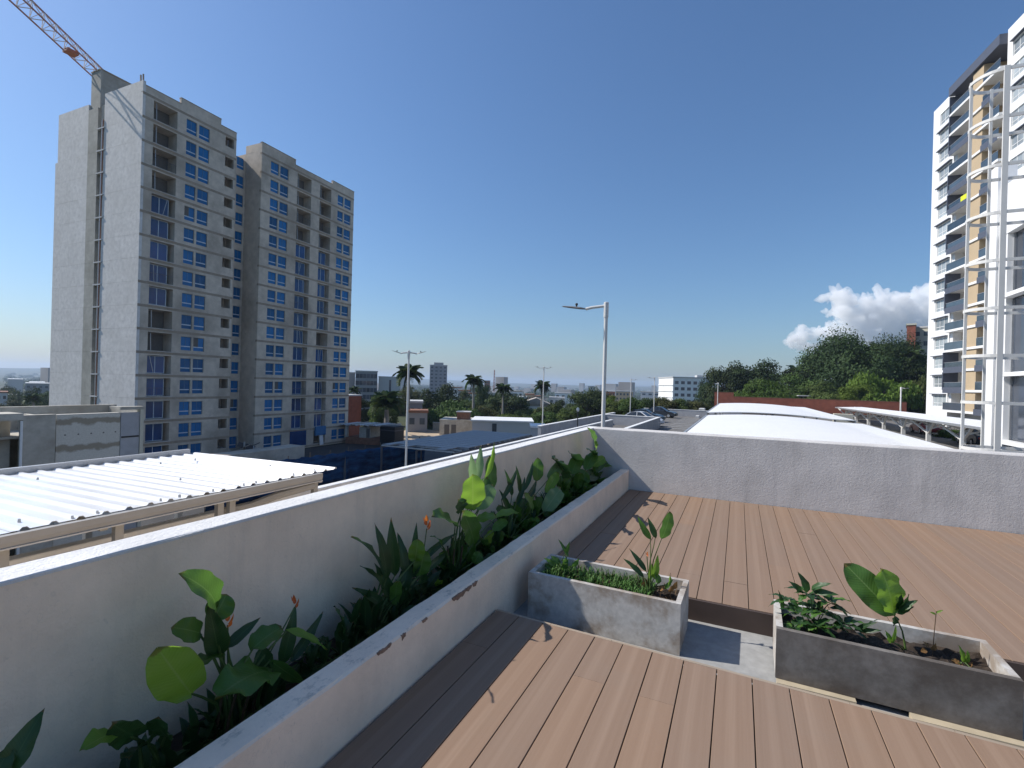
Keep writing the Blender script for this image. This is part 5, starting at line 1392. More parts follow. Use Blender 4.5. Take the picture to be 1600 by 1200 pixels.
# ================================================================== terrain
def sstep(t): t = np.clip(t, 0, 1); return t * t * (3 - 2 * t)
def gz(x, y):
    r = np.hypot(x, y)
    z = GZ - 0.1 - 26.0 * sstep((r - 110) / 500.0) * sstep((r - 60) / 200)
    right = sstep((x + 0.35 * y - 25) / 60.0) * (1 - sstep((r - 250) / 300.0))
    z = z + 5.5 * right * sstep((y - 40) / 40)
    z = z + 62.0 * sstep((r - 3200) / 4600.0)
    z = z + (np.sin(x * 0.0011 + 1.3) + np.sin(y * 0.0017 + x * 0.0006)) * 12.0 * sstep((r - 3000) / 3500.0)
    return z
def make_ground():
    rs = np.concatenate([[0.0], np.geomspace(15, 9000, 70)]); na = 144
    v = []; f = []
    for i, r in enumerate(rs):
        for k in range(na):
            a = 2 * math.pi * k / na; x, y = r * math.sin(a), r * math.cos(a); v.append((x, y, float(gz(np.float64(x), np.float64(y)))))
    for i in range(len(rs) - 1):
        for k in range(na):
            k2 = (k + 1) % na; f.append((i * na + k, i * na + k2, (i + 1) * na + k2, (i + 1) * na + k))
    m = bpy.data.meshes.new('ground'); m.from_pydata(v, [], f); m.update()
    m.polygons.foreach_set('use_smooth', [True] * len(m.polygons))
    g = NG('ground_cover'); vv = g.geo()
    n = g.noise(vv, 0.02, 6, 0.65); n2 = g.noise(vv, 0.4, 4)
    c = g.ramp(n, [(0.35, (0.045, 0.062, 0.025)), (0.55, (0.085, 0.085, 0.05)), (0.7, (0.16, 0.14, 0.11))])
    g.base(g.mix(g.math('MULTIPLY', n2, 0.4), c, (0.05, 0.06, 0.03)))
    g.set(0.95, 0, 0.1)
    o = link('ground', m, g.m); tag(o, kind='structure')
make_ground()

# ================================================================== trees
def np_mesh(name, V, F4):
    m = bpy.data.meshes.new(name); nv = len(V); nf = len(F4)
    m.vertices.add(nv); m.vertices.foreach_set('co', np.asarray(V, np.float32).ravel())
    m.loops.add(nf * 4); m.loops.foreach_set('vertex_index', np.asarray(F4, np.int32).ravel())
    m.polygons.add(nf); m.polygons.foreach_set('loop_start', np.arange(0, nf * 4, 4, dtype=np.int32))
    m.update(calc_edges=True); m.validate(); return m
def leaf_quads(C, N, size, rs):
    """diamond leaves at centres C, roughly facing N"""
    n = len(C); N = N + rs.normal(0, 0.55, (n, 3)); N /= np.linalg.norm(N, axis=1)[:, None]
    t = rs.normal(0, 1, (n, 3)); a = np.cross(N, t); a /= np.linalg.norm(a, axis=1)[:, None]; b = np.cross(N, a)
    s = (size * rs.uniform(0.6, 1.35, n))[:, None]
    V = np.stack([C - a * s, C - b * s * 0.55 + N * s * 0.12, C + a * s, C + b * s * 0.55 + N * s * 0.12], 1).reshape(-1, 3)
    F = np.arange(4 * n).reshape(-1, 4); return V, F
def crown_mesh(name, seed, nleaf=3600, size=0.045, lobes=16, flat=0.75, spread=0.62, umbrella=False):
    """unit crown: about 1 wide (radius), centre at origin"""
    rs = np.random.RandomState(seed)
    cs = []; rad = []
    for i in range(lobes):
        while True:
            p = rs.uniform(-1, 1, 3)
            if np.linalg.norm(p) < 1: break
        p = p * np.array([spread, spread, spread * flat])
        if umbrella: p[2] = abs(p[2]) * 0.35 + 0.12 - 0.25 * (p[0] ** 2 + p[1] ** 2)
        cs.append(p); rad.append(rs.uniform(0.20, 0.42) * (0.8 if umbrella else 1))
    cs = np.array(cs); rad = np.array(rad)
    idx = rs.choice(lobes, nleaf, p=rad ** 2 / (rad ** 2).sum())
    d = rs.normal(0, 1, (nleaf, 3)); d /= np.linalg.norm(d, axis=1)[:, None]
    d[:, 2] = np.where(d[:, 2] < -0.3, -d[:, 2] * 0.6, d[:, 2])
    k = rs.uniform(0.25, 1.07, nleaf) ** 0.6
    sc3 = np.array([1, 1, flat if not umbrella else 0.45])
    C = cs[idx] + d * (rad[idx] * k)[:, None] * sc3
    # bite gaps
    nz = np.sin(C[:, 0] * 9 + seed) + np.sin(C[:, 1] * 8 + seed * 2) + np.sin(C[:, 2] * 11 + seed * 3)
    keep = nz > -2.0
    V, F = leaf_quads(C[keep], d[keep] + np.array([0, 0, 0.35]), size, rs)
    return np_mesh(name, V, F)
CROWN = {
    'a': [crown_mesh('crown', s, 14000, 0.028, 26) for s in (1, 2, 3)],
    'big': [crown_mesh('crown', 9, 52000, 0.0175, 50, 0.85, 0.66)],
    'umb': [crown_mesh('crown', s, 12000, 0.026, 30, 0.5, 0.72, True) for s in (5, 6)],
    'bush': [crown_mesh('crown', s, 11000, 0.032, 20, 0.7) for s in (7, 8)],
}
CB_ = {}
for _l in CROWN.values():
    for _m in _l:
        _c = np.empty(len(_m.vertices) * 3, np.float32); _m.vertices.foreach_get('co', _c); _c = _c.reshape(-1, 3)
        CB_[_m.name] = (float(np.percentile(_c[:, 2], 1)), float(np.percentile(_c[:, 2], 99.3)), float(np.percentile(np.abs(_c[:, :2]).max(1), 97)))
def trunk_mesh(seed):
    rn = random.Random(seed); mb = MB()
    mb.tube([(0, 0, 0), (0.02, 0.01, 0.25), (0.0, 0.03, 0.55)], [0.05, 0.04, 0.035], 8)
    for i in range(6):
        a = i * 1.05 + rn.uniform(-.3, .3); d = Vector((math.cos(a), math.sin(a), 0))
        mb.tube([Vector((0, 0.02, 0.45 + 0.02 * i)), d * 0.16 + Vector((0, 0, 0.66)), d * 0.36 + Vector((0, 0, 0.86))], [0.026, 0.018, 0.007], 6)
    m = mb.mesh('trunk'); m.materials.append(MAT['bark']); return m
TRUNK = [trunk_mesh(s) for s in (1, 2)]
tn = 0
MESHMAT = {}
def tree(label, px, py_top, py_bot, d, wpx, kind='a', mat='foliage_mid', group=None, base=None, flat=1.0, name='tree'):
    """crown of the given width at a distance, standing on the ground"""
    global tn; tn += 1
    top = at_d(px, py_top, d); bot = at_d(px, py_bot, d)
    zg = float(gz(np.float64(top.x), np.float64(top.y))) if base is None else base
    o = thing(name, label, 'tree' if name != 'hedge_shrub' else 'shrub', (top.x, top.y, zg), random.uniform(0, 6.28), group)
    rw = wpx / FPX * d / 2; ch = (top.z - bot.z) / 2; cz = (top.z + bot.z) / 2 - zg
    src = CROWN[kind][tn % len(CROWN[kind])]
    key = (src.name, mat)
    if key not in MESHMAT:
        m = src.copy(); m.materials.clear(); m.materials.append(MAT[mat]); MESHMAT[key] = m
    bz0, bz1, bx_ = CB_[src.name]
    c = link('crown', MESHMAT[key], None, o); sz_ = 2 * ch / (bz1 - bz0)
    c.scale = (rw / bx_, rw / bx_, sz_); c.location = (0, 0, cz - sz_ * (bz0 + bz1) / 2)
    t = link('trunk', TRUNK[tn % 2], None, o); hh = max(1.0, cz + ch * 0.25); t.scale = (min(hh, rw * 1.1), min(hh, rw * 1.1), hh / 0.86)
    return o
random.seed(31)
GB = 'trees between the parking and the city'; GRt = 'trees behind the brick parapet'
# middle distance, left to right
tree('light green bushy tree just right of the unfinished tower', 600, 616, 668, 118, 46, 'a', 'foliage_mid', GB)
tree('small dark tree behind the brick block', 566, 622, 660, 130, 34, 'a', 'foliage_dark', GB)
tree('pale olive tree behind the double-armed lamp post', 640, 604, 640, 190, 40, 'a', 'foliage_olive', GB)
tree('big dark round tree below the distant grey tower', 690, 603, 660, 150, 78, 'a', 'foliage_dark', GB)
tree('spreading flat-topped tree in front of the dark round tree', 702, 632, 672, 125, 100, 'umb', 'foliage_mid', GB)
tree('brownish flat-topped tree behind the white shed', 746, 636, 660, 128, 80, 'umb', 'foliage_olive', GB)
tree('dark tree under the fan palm', 752, 598, 650, 170, 50, 'a', 'foliage_dark', GB)
tree('dark broad tree right of the fan palm', 790, 615, 662, 140, 70, 'a', 'foliage_dark', GB)
tree('light green low tree above the white shed roof', 790, 648, 672, 110, 62, 'bush', 'foliage_light', GB)
tree('dark tree left of the gabled white house', 772, 622, 655, 160, 40, 'a', 'foliage_mid', GB)
tree('mid green tree right of the gabled house', 866, 634, 664, 115, 60, 'umb', 'foliage_mid', GB)
tree('rounded green tree at the thin lamp post', 850, 644, 668, 105, 50, 'bush', 'foliage_mid', GB)
tree('dark tree in front of the traffic mirror', 895, 636, 664, 98, 44, 'a', 'foliage_mid', GB)
tree('large dark tree left of the tall lamp post', 918, 610, 660, 120, 62, 'a', 'foliage_dark', GB)
tree('dark crown right behind the tall lamp post', 935, 616, 650, 140, 40, 'a', 'foliage_dark', GB)
tree('yellow-green tree top right of the tall lamp post', 962, 620, 650, 105, 34, 'a', 'foliage_light', GB)
for i, (px, yt, m, l) in enumerate([(985, 622, 'foliage_mid', 'green hedge tree below the tan block'), (1010, 623, 'foliage_dark', 'hedge tree left of the white four-storey block'), (1035, 622, 'foliage_olive', 'hedge tree under the bright end wall of the white block'),
                             (1060, 624, 'foliage_mid', 'hedge tree under the middle of the white block'), (1084, 627, 'foliage_olive', 'hedge tree under the right end of the white block'), (960, 628, 'foliage_mid', 'hedge tree at the back corner of the parking')]):
    tree(l, px, yt, 650, 92 + i, 40, 'bush', m, 'row of hedge trees along the back of the parking')
# right side
tree('dark tree behind the white block, left end of the wooded slope', 1138, 572, 640, 130, 70, 'a', 'foliage_dark', GRt)
tree('dark tall tree on the wooded slope', 1185, 567, 630, 125, 80, 'a', 'foliage_dark', GRt)
tree('dark tree left of the giant tree', 1238, 580, 635, 128, 66, 'a', 'foliage_dark', GRt)
tree('lime green spreading tree behind the brick parapet', 1192, 596, 632, 96, 96, 'umb', 'foliage_light', GRt)
tree('olive tree behind the middle of the brick parapet', 1248, 588, 640, 100, 70, 'a', 'foliage_mid', GRt)
tree('giant dark tree rising against the cloud', 1335, 526, 640, 112, 138, 'big', 'foliage_dark', GRt)
tree('second dark crown right of the giant tree', 1392, 533, 640, 110, 96, 'big', 'foliage_dark', GRt)
tree('dark tree beside the white tower', 1430, 575, 650, 104, 76, 'a', 'foliage_dark', GRt)
tree('lime green tree below the giant tree', 1372, 588, 634, 90, 92, 'umb', 'foliage_light', GRt)
tree('small lime tree left of the lime green one', 1336, 602, 636, 88, 46, 'bush', 'foliage_light', GRt)
tree('green tree between lamp post and white tower', 1436, 592, 636, 92, 60, 'umb', 'foliage_mid', GRt)
tree('dark undergrowth tree behind the right end of the brick parapet', 1300, 598, 645, 95, 84, 'a', 'foliage_mid', GRt)
tree('shaded tree behind the lamp post under the slope', 1405, 606, 660, 94, 90, 'a', 'foliage_dark', GRt)
tree('low shrub mass right under the white tower', 1440, 626, 668, 92, 50, 'a', 'foliage_dark', GRt)
tree('green bush beneath the tilted canopy', 1490, 672, 692, 48, 46, 'bush', 'foliage_mid', GRt, base=PZ)
tree('yellowish bush under the canopy beside the frame', 1516, 676, 694, 44, 34, 'bush', 'foliage_light', GRt, base=PZ)

rx_ = random.Random(77)
fill = [(575, 640, 660, 150, 40, 'dark'), (622, 628, 660, 160, 44, 'mid'), (655, 618, 650, 190, 50, 'dark'), (668, 640, 665, 135, 40, 'mid'), (720, 612, 650, 190, 46, 'dark'), (735, 625, 655, 165, 40, 'mid'),
        (765, 632, 660, 140, 44, 'dark'), (812, 628, 660, 150, 44, 'dark'), (830, 640, 664, 130, 50, 'mid'), (845, 628, 650, 190, 40, 'dark'), (872, 626, 655, 175, 44, 'dark'), (885, 640, 662, 130, 44, 'mid'),
        (905, 625, 655, 160, 40, 'dark'), (925, 630, 655, 125, 44, 'mid'), (945, 632, 655, 118, 40, 'dark'), (975, 628, 650, 150, 44, 'dark'), (1000, 630, 650, 140, 44, 'mid'), (1025, 630, 650, 135, 40, 'dark'), (1050, 632, 650, 130, 40, 'mid'), (1075, 632, 652, 128, 44, 'dark'), (1098, 634, 655, 125, 36, 'dark'),
        (1112, 590, 640, 140, 40, 'dark'), (1160, 580, 635, 132, 60, 'dark'), (1212, 578, 632, 134, 60, 'dark'), (1225, 600, 640, 105, 56, 'mid'), (1275, 585, 640, 122, 60, 'dark'), (1290, 560, 640, 120, 70, 'dark'), (1352, 575, 645, 105, 80, 'dark'), (1415, 560, 640, 112, 70, 'dark'), (1385, 600, 660, 98, 70, 'dark'), (1440, 605, 665, 98, 60, 'dark'), (1320, 612, 650, 100, 70, 'dark'), (1262, 610, 645, 102, 60, 'mid'), (1170, 612, 640, 104, 60, 'mid'), (1130, 612, 640, 112, 50, 'dark')]
fill += [(6, 606, 640, 260, 40, 'dark'), (30, 612, 645, 230, 44, 'mid'), (62, 608, 640, 210, 40, 'dark'), (85, 615, 650, 190, 40, 'mid'), (18, 626, 655, 170, 46, 'dark'), (70, 630, 660, 150, 44, 'mid')]
fill_labels = ['dark tree behind the crumpled roof of the site hut', 'mid green tree between date palm and double-armed lamp post', 'dark tree left of the lone grey tower', 'mid green tree behind the low dark house', 'dark tree right of the lone grey tower', 'mid green tree in front of the round-headed palm trunk', 'dark tree directly below the radio mast', 'dark tree at the left gable of the white house', 'mid green tree in front of the gabled white house', 'dark tree under the bushy-topped palm by the thin lamp post', 'dark tree set back to the right of the gabled house', 'mid green tree left of the traffic mirror', 'dark tree directly behind the traffic mirror', 'mid green tree just left of the tall lamp post', 'dark tree crossed by the tall lamp post', 'dark tree in front of the tan block', 'mid green tree between the tan block and the parked cars', 'dark tree behind the lamp post by the parked cars', 'mid green tree under the corner of the white block', 'dark tree under the long front of the white block', 'dark tree at the right foot of the white block', 'dark tree at the extreme left of the wooded slope', 'dark tree second from the left on the slope crest', 'dark tree beside the palm above the slope', 'mid green tree right of the lime spreading tree', 'dark tree at the left foot of the giant tree', 'dark tree forming the left shoulder of the giant tree', "dark tree in front of the giant tree's trunk", 'dark tree below the ragged palm', 'dark low tree behind the lime green tree', 'dark low tree touching the white tower', 'dark low tree above the middle of the brick parapet', 'mid green low tree above the brick parapet beside the pale roof', 'mid green low tree above the left part of the brick parapet', 'dark low tree above the brick parapet step', 'dark tree at the left edge of the picture', 'mid green tree above the red-roofed house on the left', 'dark tree in front of the grey warehouse', 'mid green tree at the edge of the tower end wall', 'dark tree behind the orange building on the left', 'mid green tree beside the palm left of the tower']
for (px, yt, yb, d_, w_, m_), lab in zip(fill, fill_labels):
    tree(lab, px, yt, yb, d_, w_, 'a', 'foliage_' + m_, 'trees left of the unfinished tower' if px < 100 else 'trees closing the belt beyond the parking' if px < 1105 else 'trees closing the wooded slope')

# palms
def frond_mesh(seed, droop=1.0):
    rn = random.Random(seed); mb = MB(); n = 16; pts = []
    for i in range(n + 1):
        t = i / n; pts.append(Vector((t * 0.95 - 0.22 * droop * t ** 3, 0, 0.50 * t - 0.95 * droop * t ** 2.3)))
    for i in range(n):
        mb.bar(pts[i], pts[i + 1], 0.022 * (1 - i / n) + 0.006)
    for i in range(2, n * 3):
        t = i / (n * 3); k = min(n - 1, int(t * n)); p = pts[k].lerp(pts[k + 1], t * n - k); L = 0.34 * math.sin(math.pi * min(1, t * 0.85 + 0.12)) ** 0.7
        for s in (-1, 1):
            q = p + Vector((0.10, s * L * 0.75, -L * 0.62 + rn.uniform(-0.03, 0.03))); w = 0.03
            mb.add([p + Vector((-w, 0, 0)), p + Vector((w, 0, 0)), q + Vector((w * 0.4, 0, 0)), q + Vector((-w * 0.4, 0, 0))], [(0, 1, 2, 3)])
    m = mb.mesh('frond'); m.materials.append(MAT['palm_green']); return m
FR = [frond_mesh(1, 1.0), frond_mesh(2, 0.75), frond_mesh(3, 1.3)]
def palm(label, px, py_top, py_crown, d, wpx, nf=15, thick=0.3, up=False, name='palm_tree'):
    top = at_d(px, py_crown, d); zg = float(gz(np.float64(top.x), np.float64(top.y)))
    o = thing(name, label, 'palm', (top.x, top.y, zg), 0, 'palms')
    h = top.z - zg; Rr = wpx / FPX * d / 2
    MB().tube([(0, 0, 0), (0.1, 0, h * 0.5), (0, 0, h)], [thick * 1.3, thick, thick * 0.75], 10).build('trunk', MAT['palm_trunk'], o)
    MB().tube([(0, 0, h - 0.02), (0, 0, h + Rr * 0.32)], [thick * 0.7, thick * 0.35], 8).build('crownshaft', MAT['stalk'], o)
    rn = random.Random(int(px))
    for i in range(nf):
        f = link('frond', FR[i % 3], None, o, (0, 0, h + Rr * 0.28)); a = i * 2.399
        tilt = (1.15 - 1.5 * (i / nf)) if not up else (1.25 - 1.35 * i / nf)
        f.rotation_euler = (rn.uniform(-.25, .25), -tilt, a); sc_ = Rr * rn.uniform(0.9, 1.15); f.scale = (sc_, sc_, sc_)
    return o
palm('royal palm with arching fronds behind the double-armed lamp post', 639, 572, 592, 105, 50, 24, 0.3)
palm('round-headed palm right of the distant grey tower', 740, 582, 601, 125, 36, 26, 0.32)
palm('short palm beside the dark trees near the radio mast', 786, 603, 613, 130, 32, 24, 0.3)
palm('dark bushy-topped palm behind the thin lamp post', 847, 598, 609, 140, 30, 28, 0.4)
palm('low spreading date palm behind the site hut', 604, 632, 640, 96, 60, 22, 0.5, True)
palm('small palm peeking past the tower edge', 553, 606, 614, 150, 24, 14, 0.3)
palm('palm tree left of the unfinished tower base', 52, 616, 628, 120, 30, 16, 0.3)
palm('ragged palm in front of the brick and cream building', 1422, 545, 566, 104, 46, 18, 0.25)
palm('feathery palm on the crest of the giant tree', 1372, 535, 552, 116, 38, 24, 0.3)
palm('feathery palm above the wooded slope', 1244, 574, 586, 128, 34, 22, 0.3)

# ================================================================== mid and far buildings
def block(label, px0, px1, py_top, d, depth, mat, rows, colsn, wmat='far_glass', ang=None, side_cols=3, roof='pale_render', fh=3.0, wfrac=0.5, hfrac=0.45, cat='building', name='distant_building', groundz=None, top_box=None, group=None):
    a = at_d(px0, py_top, d); b = at_d(px1, py_top, d); c = (a + b) / 2
    L = (b - a).xy.length; dv = c.xy - EYE.xy; an = (math.atan2(dv.y, dv.x) - math.pi / 2) if ang is None else ang
    if ang is None: L *= abs(math.cos(math.atan2(b.y - a.y, b.x - a.x) - an))
    zg = float(gz(np.float64(c.x), np.float64(c.y))) - 1 if groundz is None else groundz
    h = c.z - zg; o = thing(name, label, cat, (c.x, c.y, zg), an, group)
    if ang is not None: L = L
    MB().box(-L / 2, L / 2, 0, depth, 0, h).build('wall', MAT[mat], o)
    MB().box(-L / 2 - 0.2, L / 2 + 0.2, -0.2, depth + 0.2, h + 0.002, h + 0.5).build('roof', MAT[roof], o)
    wm_ = MB().box(-L / colsn * wfrac / 2, L / colsn * wfrac / 2, -0.06, 0.02, -fh * hfrac / 2, fh * hfrac / 2).mesh('window'); wm_.materials.append(MAT[wmat])
    for r in range(rows):
        z = h - fh * (r + 0.6)
        if z < 1: break
        for k in range(colsn): link('window', wm_, None, o, (-L / 2 + L * (k + 0.5) / colsn, 0, z))
    if side_cols:
        ws = MB().box(-0.06, 0.02, -depth / side_cols * 0.22, depth / side_cols * 0.22, -fh * hfrac / 2, fh * hfrac / 2).mesh('window'); ws.materials.append(MAT[wmat])
        for r in range(rows):
            z = h - fh * (r + 0.6)
            if z < 1: break
            for k in range(side_cols):
                link('window', ws, None, o, (-L / 2, depth * (k + 0.5) / side_cols, z)); 
    if top_box:
        MB().box(-L * top_box[0] / 2, L * top_box[0] / 2, depth * 0.2, depth * 0.8, h + 0.5, h + top_box[1]).build('rooftop_room', MAT[mat], o)
    return o, L, h
block('lone grey apartment tower on the skyline', 672, 699, 571, 420, 13, 'grey_render', 11, 4, 'far_glass', top_box=(0.55, 2.6), group='skyline buildings')
o, L, h = block('dark glazed office wing beside the unfinished tower', 556, 590, 581, 210, 12, 'grey_render', 8, 6, 'grey_glass', wfrac=0.9, hfrac=0.6)
o, L, h = block('pale blank office wing with vertical slot', 592, 626, 590, 215, 12, 'pale_render', 0, 1, side_cols=0)
MB().box(-L * 0.02, L * 0.07, -0.1, 0.02, 2, h - 1).build('slot_window', MAT['grey_glass'], o)
block('grey office end bay against the unfinished tower', 540, 555, 583, 218, 12, 'grey_render', 0, 1, side_cols=0)
# white four-storey block: bright end wall and shaded long front
d = 245; a = at_d(1052, 590, d); zg = float(gz(np.float64(a.x), np.float64(a.y)))
wo = thing('apartment_block', 'white four-storey block with bright end wall beyond the parking', 'building', (a.x, a.y, zg - 2), R(25))
hh = a.z - zg + 2
MB().box(0, 19.5, 0, 24, 0, hh).build('wall', MAT['white_paint'], wo); MB().box(-0.3, 19.8, -0.3, 24.3, hh + 0.002, hh + 0.5).build('roof', MAT['pale_render'], wo)
wmm = MB().box(-0.9, 0.9, -0.08, 0.02, -0.75, 0.75).mesh('window'); wmm.materials.append(MAT['far_glass'])
for r in range(4):
    for k in range(6): link('window', wmm, None, wo, (1.8 + k * 3.1, 0, hh - 2.4 - r * 3.1))
    MB().box(-0.35, 0.0, 0.0, 24, hh - 3.9 - r * 3.1, hh - 3.6 - r * 3.1).build('ledge', MAT['white_paint'], wo)
MB().box(13, 16, 3, 6, hh + 0.5, hh + 1.6).build('rooftop_tank', MAT['pale_render'], wo)
block('tan flat block below the skyline', 962, 989, 612, 330, 14, 'tan_render', 5, 5, group='skyline buildings')
block('grey brown block left of the tan one', 944, 961, 612, 345, 14, 'brick_brown', 5, 4, group='skyline buildings')
block('white narrow tower fragment left of the tall lamp post', 919, 930, 604, 480, 14, 'pale_render', 7, 3, group='skyline buildings')
block('brown grey slab block beside the radio mast', 757, 766, 595, 520, 14, 'brick_brown', 9, 3, group='skyline buildings')
block('cream building with brick corner above the trees by the white tower', 1432, 1462, 512, 150, 12, 'cream_render', 2, 3, ang=R(-28), side_cols=0)
block('brick corner tower of the cream building', 1417, 1431, 508, 149, 8, 'brick_red', 0, 1, side_cols=0, roof='cream_render')
block('dark grey house with flat roof behind the date palm', 640, 660, 630, 112, 8, 'grey_render', 1, 2, cat='house')
block('low dark house under the flat-topped tree', 636, 668, 645, 104, 6, 'grey_render', 1, 2, roof='clay_roof', cat='house')
o, L, h = block('white gabled house among the trees', 812, 858, 634, 150, 12, 'white_paint', 1, 2, roof='rust_roof', cat='house', side_cols=0)
MB().prism([(-L / 2 - 0.6, h + 0.5), (L / 2 + 0.6, h + 0.5), (0.5, h + 2.4)], 'y', -0.5, 12).build('gable_roof', MAT['rust_roof'], o)
block('orange building left of the tower end wall', 8, 26, 618, 240, 10, 'brick_red', 1, 3, cat='house')
block('grey warehouse left of the unfinished tower', 40, 78, 600, 300, 25, 'grey_render', 1, 4, cat='warehouse')
block('low red-roofed house at the left edge', -25, 12, 614, 200, 14, 'pale_render', 1, 4, roof='clay_roof', cat='house')
block('long white roofed hall at the left edge of the city', 12, 36, 593, 420, 30, 'pale_render', 0, 1, roof='white_paint', side_cols=0, cat='warehouse')
block('second long white roofed hall nearer the unfinished tower', 46, 70, 598, 380, 30, 'pale_render', 0, 1, roof='white_paint', side_cols=0, cat='warehouse')
# scattered low houses with pale walls between the trees
hs = [(712, 606, 'white low building below the lone tower', 300, 20, 'white_paint'), (745, 616, 'white flat house under the fan palm', 240, 26, 'white_paint'), (768, 614, 'pale block beside the fan palm', 300, 18, 'pale_render'), (726, 611, 'pale grey house left of the fan palm', 260, 20, 'grey_render'),
      (806, 612, 'white house above the dark trees', 300, 22, 'white_paint'), (828, 617, 'yellow low house left of the thin lamp post', 260, 14, 'tan_render'), (816, 621, 'pale blue house left of the yellow one', 250, 14, 'pale_render'), (842, 620, 'cream house behind the thin lamp post', 255, 14, 'cream_render'),
      (880, 615, 'white house cluster right of the bare palm', 330, 26, 'white_paint'), (895, 622, 'small white house beside the large dark tree', 250, 10, 'white_paint'), (1016, 613, 'white low hall left of the white block', 420, 30, 'pale_render'), (905, 616, 'white gable right of the cluster', 280, 10, 'white_paint'),
      (870, 622, 'grey roofed house under the cluster', 260, 24, 'pale_render'), (788, 620, 'reddish house between palms', 270, 16, 'clay_roof')]
for (px, py, l, d, wpx, m) in hs:
    block(l, px - wpx / 2, px + wpx / 2, py, d, 10, m, 1, 3, roof=random.choice(['clay_roof', 'pale_render', 'rust_roof']), cat='house', side_cols=0, group='houses in the valley')
# radio mast
q = at_d(773, 578, 700); zg = float(gz(np.float64(q.x), np.float64(q.y))); o = thing('radio_mast', 'thin red and white lattice radio mast on the skyline', 'mast', (q.x, q.y, zg)); hM = q.z - zg
mb = MB()
for s in ((-1, -1), (1, -1), (0, 1)): mb.bar((s[0] * 1.6, s[1] * 1.6, 0), (s[0] * 0.5, s[1] * 0.5, hM), 0.5)
for i in range(14):
    z = hM * i / 14; k = 1.6 - 1.1 * i / 14; mb.bar((-k, -k, z), (k, -k, z + hM / 14), 0.3); mb.bar((k, -k, z), (0, k, z + hM / 14), 0.3)
mb.build('lattice', MAT['brick_red'], o)

# the city beyond, too far to tell apart
def city():
    rs = np.random.RandomState(4); mbs = {k: MB() for k in ('city_white', 'city_grey', 'city_clay', 'city_tall')}
    for i in range(2300):
        az = rs.uniform(-52, 34); r = 330 * (14 ** rs.uniform(0, 1) ** 1.0); a = R(az) - YAW * 0 - R(24.9) + R(8)
        x, y = r * math.sin(a), r * math.cos(a); z = float(gz(np.float64(x), np.float64(y)))
        tall = rs.rand() < (0.05 if r > 700 else 0.0)
        w_ = rs.uniform(7, 22); dd = rs.uniform(8, 24); h = rs.uniform(3.5, 7)
        if r > 1500: w_ *= 1.6; dd *= 1.6
        k = rs.choice(['city_white', 'city_grey', 'city_clay'], p=[0.28, 0.34, 0.38])
        if tall: h = rs.uniform(22, 48); w_ = rs.uniform(14, 24); dd = w_; k = 'city_tall'
        mbs[k].box(x - w_ / 2, x + w_ / 2, y - dd / 2, y + dd / 2, z - 2, z + h)
    simple('city_white', (0.42, 0.41, 0.39), 0.8, var=0.3, scale=0.02); simple('city_grey', (0.22, 0.22, 0.22), 0.8, var=0.3, scale=0.02); simple('city_clay', (0.20, 0.12, 0.085), 0.85, var=0.3, scale=0.02)
    g = NG('city_tall'); b = g.n('TexBrick'); b.inputs['Scale'].default_value = 1.0; g.l(g.geo((0.25, 1, 0.33)), b.inputs['Vector'])
    v = g.geo(); wv = g.math('SINE', g.math('MULTIPLY', g.n('SeparateXYZ').outputs[2], 1.0))
    n = g.noise(v, 0.015, 2); g.base(g.ramp(n, [(0.35, (0.30, 0.26, 0.23)), (0.65, (0.52, 0.51, 0.50))])); MAT['city_tall'] = g.set(0.8)
    root = mbs['city_white'].build('distant_city', MAT['city_white']); tag(root, 'hazy mass of low city roofs and blocks out to the horizon', 'city', kind='stuff')
    for k in ('city_grey', 'city_clay', 'city_tall'):
        o = mbs[k].build({'city_grey': 'grey_blocks', 'city_clay': 'clay_roofs', 'city_tall': 'tall_blocks'}[k], MAT[k], root); tag(o, kind='stuff')
    # far tree cover
    n = 5200; az = rs.uniform(-54, 36, n); r = 340 * (12.5 ** rs.uniform(0, 1, n)); a = np.radians(az + 8 - 24.9)
    x = r * np.sin(a); y = r * np.cos(a); z = gz(x, y); per = 84
    rad = rs.uniform(4.5, 8.0, n) * np.where(r > 1200, 1.7, 1.0)
    d = rs.normal(0, 1, (n, per, 3)); d /= np.linalg.norm(d, axis=2)[:, :, None]; d[:, :, 2] = np.abs(d[:, :, 2])
    C = np.stack([x, y, z + rad * 0.35], 1)[:, None, :] + d * rad[:, None, None] * np.array([1, 1, 0.95])
    C = C.reshape(-1, 3); N = d.reshape(-1, 3); sz = np.repeat(rad * 0.17, per)
    Nn = N + rs.normal(0, 0.3, N.shape); Nn /= np.linalg.norm(Nn, axis=1)[:, None]
    t = rs.normal(0, 1, C.shape); aa = np.cross(Nn, t); aa /= np.linalg.norm(aa, axis=1)[:, None]; bb = np.cross(Nn, aa); s = sz[:, None]
    V = np.stack([C - aa * s, C - bb * s * 0.7, C + aa * s, C + bb * s * 0.7], 1).reshape(-1, 3)
    m = np_mesh('distant_trees', V, np.arange(len(V)).reshape(-1, 4))
    g = NG('far_foliage'); nn = g.noise(g.geo(), 0.05, 4)
    g.base(g.ramp(nn, [(0.3, (0.026, 0.05, 0.018)), (0.7, (0.06, 0.09, 0.03))])); g.set(0.9, 0, 0.1)
    o = link('distant_trees', m, g.m); tag(o, 'green tree cover spread through the valley', 'trees', kind='stuff')
city()

